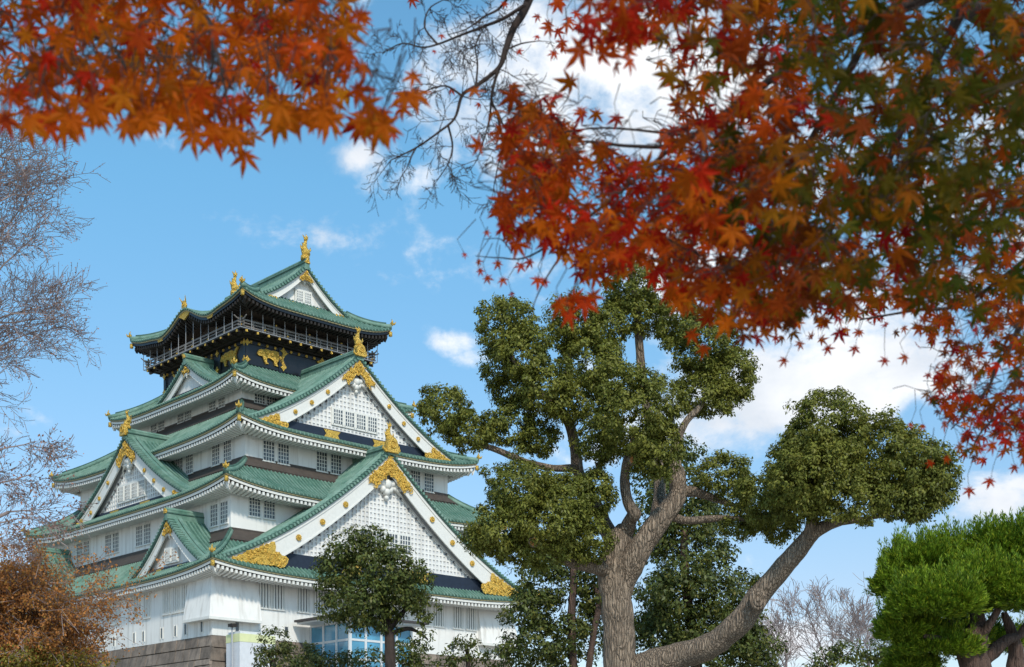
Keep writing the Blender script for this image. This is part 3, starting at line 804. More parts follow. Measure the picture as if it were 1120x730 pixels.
# ------------------------------------------------------------------ glass lift hall in front of the keep
hall = empty('glass_lift_hall', (CX, CY, 0), 'modern blue glass lift hall with flat grey roof against the white castle wall', 'lift hall', rz=R(90)-YAW)
mb = MB(); gp = MB(); T = SIDES['front']
def hb_(m, name, mats, sm=False): return m.build(name, mats, hall, sm, ZO)
frame_m = mat('white_metal_frame', (.65,.68,.70), .4, spec=.5); blueg = mat('blue_glass', (.10,.36,.56), .12, var=.5, scale=.5, spec=.8)
ha0, ha1, hb0, hb1 = -7.0, -.5, 18.78, 24.5
zt0 = 14.1
for z in (2.0, 5.0, 8.0, 11.0, 12.6, zt0):
    mb.box(ha0, ha1, hb0, hb1, z-.09, z+.09, 0, T)
n = 4
for i in range(n+1):
    x = lerp(ha0, ha1, i/n); mb.box(x-.1, x+.1, hb1-.12, hb1+.05, -1.6, zt0, 0, T)
for i in range(4):
    b = lerp(hb0+.1, hb1, i/3); mb.box(ha0-.05, ha0+.12, b-.1, b+.1, -1.6, zt0, 0, T); mb.box(ha1-.12, ha1+.05, b-.1, b+.1, -1.6, zt0, 0, T)
hb_(mb, 'frame', frame_m)
gp.box(ha0+.04, ha1-.04, hb0, hb1-.05, -1.6, zt0-.1, 0, T); hb_(gp, 'glass_panels', blueg)
mb = MB(); mb.box(ha0-1.9, ha1+1.0, hb0+.4, hb1+1.2, zt0+.2, zt0+.38, 0, T); mb.box(ha0-1.6, ha1+.7, hb0+.4, hb1+.9, zt0+.05, zt0+.197, 1, T)
hb_(mb, 'roof', [mat('grey_roof', (.07,.06,.06), .6), frame_m])
# pale utility tower with a yellow band left of it
tw_ = empty('white_panel_tower', (CX, CY, 0), 'narrow white panelled tower with a pale yellow band beside the stone base corner', 'panel tower', rz=R(90)-YAW)
mb = MB()
mb.box(-16.2, -12.9, 20.4, 22.4, -1.6, 11.9, 0, T); mb.box(-16.22, -12.88, 20.38, 22.42, 11.903, 12.55, 1, T); mb.box(-16.1, -13.0, 20.5, 22.3, 12.553, 12.75, 0, T)
mb.build('panel', [mat('white_panel', (.66,.67,.70), .5), mat('yellow_band', (.70,.72,.40), .6)], tw_, False, ZO)
lp = empty('lamp_post', (CX, CY, 0), 'thin grey lamp post with small dark lamp head at the stone base corner', 'lamp post', rz=R(90)-YAW)
mb = MB(); mb.tube([T(-16.4, 21.6, -1.6), T(-16.4, 21.6, 13.1)], .07, 8); mb.build('post', wire, lp, True, ZO)
mb = MB(); mb.box(-16.6, -16.1, 21.3, 21.9, 13.1, 13.35, 0, T); mb.build('lamp_head', darkw, lp, False, ZO)

# ------------------------------------------------------------------ foliage helpers
def leaf_mesh(name, C, Nn, D, S, aspect, mats, parent, bend=.25, cols=None, shape='leaf'):
    """C centres, Nn normals, D leaf axis, S length; one folded 4- or 6-vertex leaf each (numpy)"""
    n = len(C)
    D = D-Nn*(np.sum(D*Nn, 1, keepdims=True)); D /= np.linalg.norm(D, axis=1, keepdims=True)+1e-9
    B = np.cross(Nn, D); S = S[:, None]
    if shape == 'leaf':
        base = C; mid = C+D*S*.5+Nn*S*bend*.3
        v = np.stack([base, mid+B*S*aspect*.5, C+D*S-Nn*S*bend*.3, mid-B*S*aspect*.5], 1)
        k = 4
    else:
        v = np.stack([C-B*S*aspect*.5, C+D*S, C+B*S*aspect*.5], 1); k = 3
    v = v.reshape(-1, 3)
    me = bpy.data.meshes.new(name)
    me.vertices.add(n*k); me.vertices.foreach_set('co', v.astype(np.float32).ravel())
    me.loops.add(n*k); me.loops.foreach_set('vertex_index', np.arange(n*k, dtype=np.int32))
    me.polygons.add(n); me.polygons.foreach_set('loop_start', (np.arange(n)*k).astype(np.int32)); me.polygons.foreach_set('loop_total', np.full(n, k, np.int32))
    for m in (mats if isinstance(mats, (list, tuple)) else [mats]): me.materials.append(m)
    me.update(calc_edges=True)
    o = bpy.data.objects.new(name, me); COL.objects.link(o)
    if parent: o.parent = parent
    return o
def unit(a): return a/(np.linalg.norm(a, axis=1, keepdims=True)+1e-9)
RNG = np.random.default_rng(11)

def pad(name, c, r, m, parent, size=.11, clump=.26, dens=1.0, fill=.5, droop=.3, aspect=.5, per=46, origin=(0,0,0), up=.35):
    """foliage mass: clumps of leaves over an uneven ellipsoid; c centre, r radii"""
    c = np.array(c, float); r = np.array(r, float)
    area = 4*math.pi*((r[0]*r[1])**1.6/3+(r[0]*r[2])**1.6/3+(r[1]*r[2])**1.6/3)**(1/1.6)
    nc = max(6, int(area/(clump**2)*.62*dens))
    d = unit(RNG.normal(size=(nc, 3)))
    rad = 1-fill*RNG.random(nc)**2.2
    amp = np.array([noise.noise(Vector(tuple(x*1.9+c*.7)))*.34+noise.noise(Vector(tuple(x*4.3+c)))*.20 for x in d])
    cc = c+d*(r*1.0)*(rad*(1+amp))[:, None]
    kk = per
    cn = np.repeat(cc, kk, 0); dn = np.repeat(d, kk, 0)
    n = len(cn)
    cs = clump*(.7+.7*RNG.random(nc)); cs = np.repeat(cs, kk)
    off = unit(RNG.normal(size=(n, 3)))*(RNG.random(n)**.45*cs)[:, None]
    off[:, 2] *= .75
    pos = cn+off
    nor = unit(unit(off)*.8+dn*.55+np.array([0, 0, up])+RNG.normal(size=(n, 3))*.45)
    ax = unit(off*2+dn*.4+np.array([0, 0, -droop])+RNG.normal(size=(n, 3))*.5)
    S = size*(.5+1.0*RNG.random(n)**1.5)
    pos = pos-np.array(origin)
    return leaf_mesh(name, pos, nor, ax, S, aspect, m, parent)

def wobble_path(pts, rad, sub=5, amp=.15, seed=0):
    """Catmull-Rom through pts with small bark wobble"""
    pts = [Vector(p) for p in pts]; out = []; rr = []
    n = len(pts)
    for i in range(n-1):
        p0, p1, p2, p3 = pts[max(i-1, 0)], pts[i], pts[i+1], pts[min(i+2, n-1)]
        for k in range(sub):
            t = k/sub
            q = .5*((2*p1)+(p2-p0)*t+(2*p0-5*p1+4*p2-p3)*t*t+(3*p1-p0-3*p2+p3)*t*t*t)
            rad_ = lerp(rad[i], rad[i+1], t)
            w_ = noise.noise_vector(q*2.2+Vector((seed, 0, 0)))*amp*rad_
            out.append(q+w_); rr.append(rad_*(1+.10*noise.noise(q*3.1+Vector((seed, 5, 0)))))
    out.append(pts[-1]); rr.append(rad[-1])
    return out, rr
def limb_tube(mb, pts, rad, n=14, seed=0, amp=.16, sub=6, rough=.035):
    p, r = wobble_path(pts, rad, sub, amp, seed)
    s = len(mb.v); mb.tube(p, r, n)
    for i in range(s, len(mb.v)):
        v = Vector(mb.v[i]); k = (i-s)//n
        if k < len(p):
            d = (v-p[k]); mb.v[i] = tuple(p[k]+d*(1+rough*2.2*noise.noise(v*5.0)+rough*noise.noise(v*13.0)))

# ------------------------------------------------------------------ big pollarded camphor tree
CD = 30.0
base = P(684, 866+EYE*F/CD, CD); base.z = 0
ct = empty('camphor_tree', base, 'large pollarded camphor tree with cloud pruned foliage and long limb to the right', 'tree')
def loc(px, py, dd=0): return P(px, py, CD+dd)-base
def W_(wpx, dd=0): return wpx/2/F*(CD+dd)*.84
def limb(name, pts, m=bark, n=14, seed=0, parent=ct):
    mb = MB(); limb_tube(mb, [loc(x, y, d) for x, y, w_, d in pts], [W_(w_, d) for x, y, w_, d in pts], n, seed)
    return mb.build(name, m, parent, True)
limb('trunk', [(684,945,78,0),(683,880,60,0),(681,800,50,0),(679,740,43,0),(676,690,41,0),(673,650,40,0),(672,618,42,0),(678,590,34,0),(684,575,20,.1)], n=22, seed=1)
limb('limb', [(672,690,20,.1),(677,655,30,.05),(688,622,33,-.1),(703,595,31,-.2),(722,568,28,-.2),(740,545,25,-.1),(741,525,22,0),(738,505,17,.2),(740,485,11,.3),(750,462,9,.3),(765,445,8,.3),(775,425,6,.3)], seed=2)
limb('branch', [(738,540,16,0),(755,538,15,.1),(775,543,11,.2),(800,552,7,.3),(830,560,5,.4)], n=8, seed=3)
limb('branch', [(728,562,14,0),(750,569,11,-.1),(775,568,9,-.2),(800,567,7,-.2),(850,575,4,-.2)], n=8, seed=4)
limb('limb', [(681,590,22,.0),(690,568,18,-.3),(694,562,17,-.5),(686,548,15,-.5),(683,525,13,-.5),(686,505,12,-.7),(690,490,9,-.6),(695,470,7,-.4)], seed=5, n=10)
limb('limb', [(676,600,26,.2),(660,570,20,.5),(645,540,17,.6),(632,515,16,.6),(629,490,14,.5),(622,462,13,.4),(603,440,11,.2),(585,425,9,0),(570,410,7,-.2),(560,390,5,-.2)], seed=6, n=10)
limb('branch', [(634,526,15,.6),(648,520,12,.4),(655,514,9,.3),(653,506,6,.3)], seed=7, n=8)
limb('branch', [(612,452,9,.4),(617,425,7,.7),(622,395,6,.9),(628,360,5,1.0)], seed=8, n=7)
limb('branch', [(630,512,11,.5),(605,512,9,.3),(580,507,9,.1),(560,500,9,0),(540,491,8,-.1),(520,486,6,-.2),(495,480,4,-.2)], seed=9, n=8)
limb('limb', [(675,628,24,0),(655,622,19,-.3),(632,617,16,-.6),(613,608,14,-.8),(606,595,11,-.8),(600,575,7,-.8)], seed=10, n=10)
limb('limb', [(715,580,20,.3),(722,530,16,1.3),(712,470,13,1.6),(703,420,12,1.6),(699,370,11,1.5),(697,340,10,1.4),(690,300,6,1.4)], seed=11, n=9)
limb('limb', [(682,790,52,0),(692,745,50,.1),(712,730,44,0),(745,718,35,-.3),(778,705,33,-.7),(806,685,33,-1.1),(826,658,31,-1.4),(850,628,27,-1.7),(872,604,24,-1.9),(889,584,21,-2.0),(905,575,15,-2.1),(930,568,9,-2.2)], seed=12, n=16)
limb('branch', [(885,590,18,-2.0),(888,565,13,-2.1),(884,535,9,-2.2),(890,500,5,-2.2)], seed=13, n=8)
limb('branch', [(912,573,10,-2.1),(945,568,7,-2.3),(985,560,4,-2.4)], seed=14, n=7)
# sawn stubs and the knot
def stub(px, py, dd, r, face):
    mb = MB(); c = loc(px, py, dd); f = Vector(face).normalized()
    mb.tube([c-f*.25, c, c+f*.03], [r*1.15, r*1.15, r], 12, 0)
    mb.tube([c+f*.03, c+f*.034], [r*.82, r*.8], 12, 1)
    mb.build('pruned_stub', [bark, cutw], ct, True)
stub(693, 503, -1.05, .11, (.1,-1,-.15)); stub(584, 593, -1.5, .10, (-.1,-1,-.2))
mb = MB(); c = loc(829, 656, -1.72)
for r_, k in ((.19, .03), (.12, .05)):
    mb.tube([c+Vector((r_*.75*math.cos(a), -k*.6, r_*math.sin(a))) for a in [i*math.pi/8 for i in range(17)]], .045, 6)
mb.ball(c+Vector((0, -.02, 0)), (.08, .05, .10)); mb.build('bark_knot', bark, ct, True)

lobes = [ # px,py,dd, rx,ry(px), dens
 (552,355,-.2,34,33),(572,385,-.4,34,32),(600,425,-.3,36,32),(545,400,.2,18,30),(625,440,-.2,30,24),(560,425,.4,26,22),
 (628,352,1.0,32,32),(645,395,.9,38,34),(662,360,1.2,25,30),
 (690,312,1.4,30,36),(702,345,1.5,26,26),
 (765,375,.8,42,42),(798,410,.9,32,34),(770,430,.6,38,28),(740,350,1.1,26,28),
 (696,455,-1.0,54,50),(672,420,-.5,34,30),(715,490,-.9,34,36),(655,480,-.4,28,30),
 (487,448,-.4,32,27),(515,468,-.2,34,26),(556,466,0,34,24),(590,478,.3,24,22),
 (570,535,-1.0,44,38),(600,570,-1.3,48,38),(546,580,-1.1,38,32),(618,548,-.8,34,34),(525,590,-.8,22,16),(640,590,-.8,34,26),(590,600,-1.0,48,24),(650,540,-.6,28,30),
 (792,520,.1,34,24),(828,550,-.1,34,24),(850,575,-.4,26,18),
 (905,475,-2.4,46,46),(893,520,-2.7,52,42),(930,540,-2.6,50,32),(960,495,-2.2,46,44),(1000,515,-2.1,42,42),(985,548,-2.3,40,22),(865,520,-2.2,26,34),(1012,540,-2.0,30,26),(840,545,-1.2,34,30),(870,545,-2.0,34,28),(880,500,-2.2,34,34),(810,575,-.2,22,14),(1025,520,-2.0,24,24),
]
for (x, y, d, rx, ry) in lobes:
    c = loc(x, y, d); k = (CD+d)/F
    q_ = 1.07 if x > 780 else 1.0
    pad('foliage_pad', c, (rx*k*.88*q_, min(rx, ry)*k*.9, ry*k*.88*q_), camphor, ct, size=.068, clump=.135, dens=.95, fill=.32, per=60)
pad('foliage_pad', loc(823,636,-1.4), (.2,.16,.12), camphor, ct, size=.08, clump=.16, per=30)

# ------------------------------------------------------------------ generic small broadleaf tree
def tree(name, label, px, D, trunk, lobes, m, bk, cat='tree', group=None, size=.11, clump=.24, dens=.9, per=36, fill=.6, extra=(), tn=10, pn='crown'):
    b = P(px, 866, D); b.z = 0
    root = empty(name, b, label, cat, group)
    def lc(x, y, d=0): return P(x, y, D+d)-b
    mb = MB(); pts = [Vector((0, 0, -.3))]+[lc(x, y, d) for x, y, w_, d in trunk]
    limb_tube(mb, pts, [trunk[0][2]/2/F*D*1.3]+[w_/2/F*D for x, y, w_, d in trunk], tn, px)
    for br in extra:
        limb_tube(mb, [lc(x, y, d) for x, y, w_, d in br], [w_/2/F*D for x, y, w_, d in br], 7, px+1)
    mb.build('trunk', bk, root, True)
    for (x, y, d, rx, ry) in lobes:
        k = (D+d)/F
        pad(pn, lc(x, y, d), (rx*k*.92, min(rx, ry)*k*.9, ry*k*.92), m, root, size=size, clump=clump, dens=dens, per=per, fill=fill)
    return root

tree('evergreen_tree', 'dark evergreen tree behind the camphor trunk on its right side', 760, 40,
     [(762,760,14,0),(758,700,12,0),(750,640,10,0),(748,580,8,0)],
     [(745,550,0,38,36),(722,580,.5,36,42),(765,600,0,40,36),(748,648,-.8,46,40),(790,650,0,40,36),(772,700,-.6,50,36),(815,705,0,34,30),(720,655,.6,30,46),(716,520,1,26,36),(740,500,1.2,30,26),(735,690,0,40,44),(800,680,-.3,34,34),(700,700,.8,20,40),(830,715,.4,26,24),(770,560,.8,26,26)],
     camphor2, barkr, group='evergreens behind the camphor tree', size=.12, clump=.27, dens=.95, per=40)
tree('evergreen_tree', 'loose evergreen tree between the castle wall and the camphor trunk', 625, 42,
     [(628,800,10,0),(627,730,9,0),(625,680,9,0),(628,620,7,0)],
     [(592,640,0,36,28),(575,668,-.4,26,20),(618,615,.3,40,22),(645,640,.4,26,36),(590,705,-.3,34,26),(625,690,.2,22,24),(650,690,.6,18,30),(565,712,0,22,26),(590,668,.5,26,30),(612,720,.4,34,22),(650,655,.8,22,30),(600,600,.6,30,22)],
     camphor2, barkr, group='evergreens behind the camphor tree', size=.12, clump=.25, dens=.85, per=38,
     extra=[[(640,760,8,0),(648,700,7,0),(655,660,7,.2),(650,640,5,.3)]])
tree('broadleaf_tree', 'round dark green tree with slim trunk in front of the castle wall', 428, 45,
     [(428,780,13,0),(427,730,12,0),(426,700,11,0),(424,685,10,0),(418,660,7,0),(410,630,5,0)],
     [(382,600,0,30,22),(368,628,.3,28,28),(405,605,-.2,34,26),(428,628,-.5,36,32),(398,655,-.6,34,30),(437,655,-.2,26,26),(372,665,.2,22,20),(410,680,0,30,18),(455,640,.3,18,26)],
     camphor2, barkd, size=.125, clump=.24, dens=.85, per=36,
     extra=[[(425,690,8,0),(437,675,6,0),(450,660,4,0),(462,655,2,0)],[(425,694,7,0),(445,688,5,.2),(458,692,3,.3),(468,700,2,.3)]])
pad('crown', P(460,668,45)-Vector((P(428,866,45).x,45,0)), (.7,.5,.5), camphor2, bpy.data.objects['broadleaf_tree'], size=.11, clump=.16, dens=.35, per=22)
pad('crown', P(462,700,45)-Vector((P(428,866,45).x,45,0)), (.5,.4,.4), camphor2, bpy.data.objects['broadleaf_tree'], size=.11, clump=.16, dens=.35, per=22)
for (px, D, lb, pts, lobes_, mm) in (
    (305, 48, 'tall olive green shrub at the foot of the castle corner', [(300,760,8,0),(298,720,6,0)], [(300,705,0,20,20),(288,722,0,18,14),(325,714,.2,26,16)], olive),
    (352, 47, 'low spreading olive shrub below the glass lift hall', [(350,780,8,0),(350,730,6,0)], [(350,720,0,36,15),(385,724,.2,26,14),(330,728,0,28,14)], olive),
    (440, 49, 'dark shrub just right of the slim tree trunk', [(442,780,8,0),(442,735,6,0)], [(440,715,0,22,16),(455,725,0,20,14),(405,722,.4,22,14)], camphor2),
    (512, 46, 'small open shrub in front of the white wall', [(511,790,7,0),(512,730,5,0),(510,705,3,0)], [(511,703,0,15,11),(500,715,0,18,11),(525,718,0,17,11),(540,728,0,14,8),(488,725,0,12,9)], camphor2)):
    tree('shrub', lb, px, D, pts, lobes_, mm, barkd, cat='shrub', group='shrubs below the castle', size=.115, clump=.2, dens=.6, per=26, pn='foliage')

# ------------------------------------------------------------------ juniper with cloud-pruned pads
JD = 22.0
jb = P(1068, 866, JD); jb.z = 0
jt = empty('juniper_tree', jb, 'bright green cloud pruned juniper with upright spiky shoots', 'tree')
def jl(x, y, d=0): return P(x, y, JD+d)-jb
for nm, pts in (('trunk', [(1072,880,66,0),(1070,800,56,0),(1066,740,50,0),(1064,705,40,0),(1068,680,26,.1),(1066,655,15,.2),(1060,635,9,.2)]),
            ('limb', [(1064,730,26,0),(1055,708,17,-.3),(1030,700,11,-.5),(1010,696,7,-.5)]), ('limb', [(1068,700,20,0),(1084,680,13,-.2),(1100,650,9,-.2)]),
            ('limb', [(1066,735,26,.2),(1095,705,18,.2),(1115,695,14,.2),(1130,670,12,.2)]), ('limb', [(1062,705,14,0),(1042,680,10,.1),(1035,655,7,.2)]),
            ('limb', [(1110,760,34,.4),(1112,720,24,.4),(1106,690,16,.4),(1098,670,9,.4)])):
    mb = MB(); limb_tube(mb, [jl(x, y, d) for x, y, w_, d in pts], [w_/2/F*JD*.72 for x, y, w_, d in pts], 14, 3, amp=.45, rough=.13)
    mb.build(nm, barkr, jt, True)
def juniper_pad(c, r, n, top=1.0):
    c = np.array(c); r = np.array(r)
    d = unit(RNG.normal(size=(n, 3))); d[:, 2] = np.where(d[:, 2] < -.35, -d[:, 2]*.6, d[:, 2]); d = unit(d)
    amp = np.array([noise.noise(Vector(tuple(x*2.5+c)))*.26+noise.noise(Vector(tuple(x*6+c)))*.26 for x in d])
    p = c+d*r*(.74+.26*RNG.random(n)**.5)[:, None]*(1+amp)[:, None]
    # every tuft: a tight plume of short scale shoots
    K = 56
    ax = unit(d*.75+np.array([0, 0, .75])+RNG.normal(size=(n, 3))*.22)
    Lh = .13+.15*RNG.random(n); spike = RNG.random(n) < .16*top; spike = spike & (d[:, 2] > .25); Lh = np.where(spike, .30+.30*RNG.random(n), Lh); ax = np.where(spike[:, None], unit(ax+np.array([0, 0, 1.2])), ax)
    cn = np.repeat(p, K, 0); an = np.repeat(ax, K, 0); Ln = np.repeat(Lh, K)
    t = RNG.random(n*K); side = unit(RNG.normal(size=(n*K, 3)))
    spr = (.036*(1-t)+.006)
    pos = cn+an*(Ln*t)[:, None]+side*spr[:, None]
    D_ = unit(an*1.0+side*.55); Nn = unit(np.cross(D_, RNG.normal(size=(n*K, 3))))
    S = (.05+.045*RNG.random(n*K))
    leaf_mesh('foliage_pad', pos, Nn, D_, S, .20, conif, jt, shape='leaf')
for (x, y, d, rx, ry, n) in ((1000,618,.55,42,21,1900),(1040,610,.8,34,19,1200),(968,637,.35,20,17,600),(1100,600,.35,36,21,1500),(1128,606,.1,20,22,600),
        (1004,660,-.65,38,20,1700),(1040,655,-.8,20,15,600),(1066,636,-.25,30,15,1000),(1112,648,-.35,22,21,900),(1088,655,.6,18,14,400),(978,684,-.3,26,13,700),
        (1012,704,-.1,44,12,900),(985,726,.2,24,10,400),(1045,690,.5,22,12,400),(1090,700,1.2,20,16,300)):
    k = (JD+d)/F; juniper_pad(jl(1068+(x-1068)*.93+6, y+11, d), (rx*k*.9, rx*k*.6, ry*k*.84), int(n*.74))

# ------------------------------------------------------------------ recursive branching trees (bare / dry-leaved)
def grow(mb, start, d, L, r, lev, rnd, tips, spread=.5, up=.1, nchild=4, minr=.004, seg=5, fl=None):
    pts = [start]; rad = [r]; p = Vector(start); dd = Vector(d).normalized()
    for i in range(seg):
        dd = (dd+Vector((rnd.gauss(0, .12), rnd.gauss(0, .12), rnd.gauss(0, .12)+up*.15))).normalized()
        p = p+dd*L/seg; pts.append(p.copy()); rad.append(max(minr, r*(1-.75*(i+1)/seg)))
        if lev > 0 and i >= (1 if lev > 1 else 0):
            for c in range(1 if rnd.random() < .55 else 2):
                sd = Vector((rnd.gauss(0, 1), rnd.gauss(0, 1), rnd.gauss(0, 1))); sd = (sd-dd*sd.dot(dd)).normalized()
                nd = (dd*(1-spread)+sd*spread+Vector((0, 0, up))).normalized()
                grow(mb, p.copy(), nd, L*rnd.uniform(.45, .72), max(minr, rad[-1]*.7), lev-1, rnd, tips, spread, up, nchild, minr, max(3, seg-1))
        if lev <= 1: tips.append((p.copy(), dd.copy()))
    mb.tube(pts, rad, 6 if r > .04 else (4 if r > .015 else 3), cap=False)
    return pts

def tip_leaves(name, tips, m, parent, size, k, frac, rng, droop=.6):
    pts = [t for t in tips if rng.random() < frac]
    if not pts: return
    C = np.repeat(np.array([tuple(p) for p, d in pts]), k, 0); n = len(C)
    C = C+RNG.normal(size=(n, 3))*size*1.1
    Nn = unit(RNG.normal(size=(n, 3))); D_ = unit(RNG.normal(size=(n, 3))+np.array([0, 0, -droop]))
    return leaf_mesh(name, C, Nn, D_, size*(.6+.8*RNG.random(n)), .6, m, parent)

# bare tree entering from the left
BD = 30.0
bb_ = P(-190, 866, BD); bb_.z = 0
bt = empty('bare_tree', bb_, 'nearly bare tree with fine reddish twigs reaching in from the left edge', 'tree')
rnd = random.Random(5); mb = MB(); tips = []
limb_tube(mb, [Vector((0, 0, -.2)), P(-190,700,BD)-bb_, P(-180,560,BD)-bb_, P(-170,420,BD)-bb_, P(-165,300,BD)-bb_, P(-160,160,BD)-bb_], [.32,.27,.23,.17,.12,.06], 12, 2)
for (x0, y0, x1, y1, lv) in ((-176,520,-20,352,3),(-172,450,-15,310,3),(-168,380,-10,262,3),(-165,320,-30,210,3),(-160,250,-35,165,3),(-170,480,-10,385,3),(-165,350,-25,240,3),(-175,540,-5,350,3)):
    a, b = P(x0, y0, BD)-bb_, P(x1, y1, BD+rnd.uniform(-1, 1))-bb_
    L = (b-a).length
    mid = (a+b)/2+Vector((0, rnd.uniform(-.4, .4), -.25))
    limb_tube(mb, [a, mid, b], [.09, .06, .035], 6, 1)
    d = (b-a).normalized(); 
    for q in range(4):
        p0 = lerp(mid, b, q/3)
        grow(mb, p0, (d+Vector((rnd.gauss(0,.2)+.25, rnd.gauss(0,.25), rnd.gauss(0,.25)-.05))).normalized(), rnd.uniform(1.1, 1.4)*(1 if q < 2 else 1.15), .026, 3, rnd, tips, spread=.46, up=.05, minr=.0055, seg=5)
mb.build('trunk', twigm, bt)
tip_leaves('dry_leaves', tips, reddry, bt, .034, 2, .50, rnd)

# brown-leaved tree at lower left, in front of the keep
OD = 26.0
ob_ = P(-32, 866, OD); ob_.z = 0
ot = empty('rust_tree', ob_, 'rust brown autumn tree covering the lower left corner of the castle', 'tree')
rnd = random.Random(9); mb = MB(); tips = []
limb_tube(mb, [Vector((0, 0, -.2)), P(-30,800,OD)-ob_, P(-24,730,OD)-ob_, P(-18,670,OD)-ob_], [.26,.2,.15,.08], 12, 2)
for (x0, y0, dx, dz, L) in ((-25,770,.85,.5,1.15),(-22,750,1,.15,1.2),(-20,720,.9,.45,1.15),(-18,700,1,.28,1.15),(-17,690,.6,.6,.8),(-15,680,-.5,.6,.9),(-4,740,-.8,.5,.9),(-16,685,.98,.30,1.75),(-10,690,.8,.55,1.15),(0,700,.9,.3,1.3),(10,720,.9,.35,1.1),(20,740,.8,.35,1.0),(-18,700,.3,.7,.7),(-22,745,.8,-.0,1.1),(-20,740,.4,.2,.9),(-20,720,-.2,.5,.8),(10,740,.3,.35,.8),(20,730,.5,.15,.8)):
    for q in range(3):
        grow(mb, P(x0-18, y0, OD)-ob_, Vector((dx, rnd.uniform(-.45, .45), dz+rnd.uniform(-.12, .12))), L, .035, 3, rnd, tips, spread=.46, up=.0, minr=.004)
mb.build('trunk', twigm, ot)
zc = P(0, 724, OD).z
lowt = []; hit = []
for t in tips: (lowt if t[0].z+rnd.gauss(0, .12) < zc else hit).append(t)
tip_leaves('rust_foliage', hit, rust, ot, .050, 7, .66, rnd)
tip_leaves('yellow_green_foliage', lowt, rustg, ot, .06, 9, .8, rnd)

# thin bare branch at mid left
BD2 = 24.0
b2 = P(-140, 866, BD2); b2.z = 0
bt2 = empty('bare_tree', b2, 'thin dark bare tree whose branches spread over the left castle gable', 'tree')
rnd = random.Random(15); mb = MB(); tips = []
limb_tube(mb, [Vector((0, 0, -.2)), P(-140,700,BD2)-b2, P(-120,620,BD2)-b2, P(-100,540,BD2)-b2], [.2,.16,.12,.05], 10, 2)
for (x0, y0, x1, y1) in ((-110,600,0,572),(-105,570,0,528),(-100,545,0,492),(-100,600,10,560)):
    a, b = P(x0, y0, BD2)-b2, P(x1, y1, BD2)-b2
    limb_tube(mb, [a, (a+b)/2+Vector((0, 0, -.08)), b], [.055, .04, .028], 6, 1)
    for q in range(2):
        grow(mb, lerp(a, b, .6+.4*q), Vector((1, rnd.uniform(-.3, .3), rnd.uniform(-.05, .3))), .78, .018, 3, rnd, tips, spread=.42, up=.03, minr=.0045)
mb.build('trunk', twigm, bt2)
tip_leaves('dry_leaves', tips, reddry, bt2, .05, 1, .30, rnd)

# distant bare trees bottom right
for i, (px, py, D, L, lb) in enumerate(((862,700,70,3.2,'leftmost bare grey tree far behind the long camphor limb'),(905,690,75,4.0,'middle and broadest bare grey tree far behind the long camphor limb'),(950,685,80,3.6,'bare grey tree far away, nearest the bright juniper'))):
    b = P(px, 866, D); b.z = 0
    t = empty('bare_tree', b, lb, 'tree', 'distant bare trees')
    rnd = random.Random(40+i); mb = MB(); tips = []
    top_ = P(px, py+38, D)-b
    limb_tube(mb, [Vector((0, 0, -.2)), top_*.5, top_], [.2, .15, .10], 8, i)
    for q in range(6):
        grow(mb, top_*(.86+.14*q/5), Vector((rnd.uniform(-.7, .7), rnd.uniform(-.5, .5), 1)), L*rnd.uniform(.7, .95)*.8, .05, 4 if q % 2 else 3, rnd, tips, spread=.42, up=.1, minr=.012)
    mb.build('trunk', twigm, t)
tree('evergreen_bush', 'dark distant evergreen below the bare trees beside the juniper', 925, 62, [(925,770,8,0),(925,735,6,0)],
     [(905,722,0,22,12),(930,716,0,26,15),(955,712,.5,20,14),(895,735,0,26,10),(975,722,0,22,14)], camphor2, barkd, size=.17, clump=.3, dens=.7, per=28)

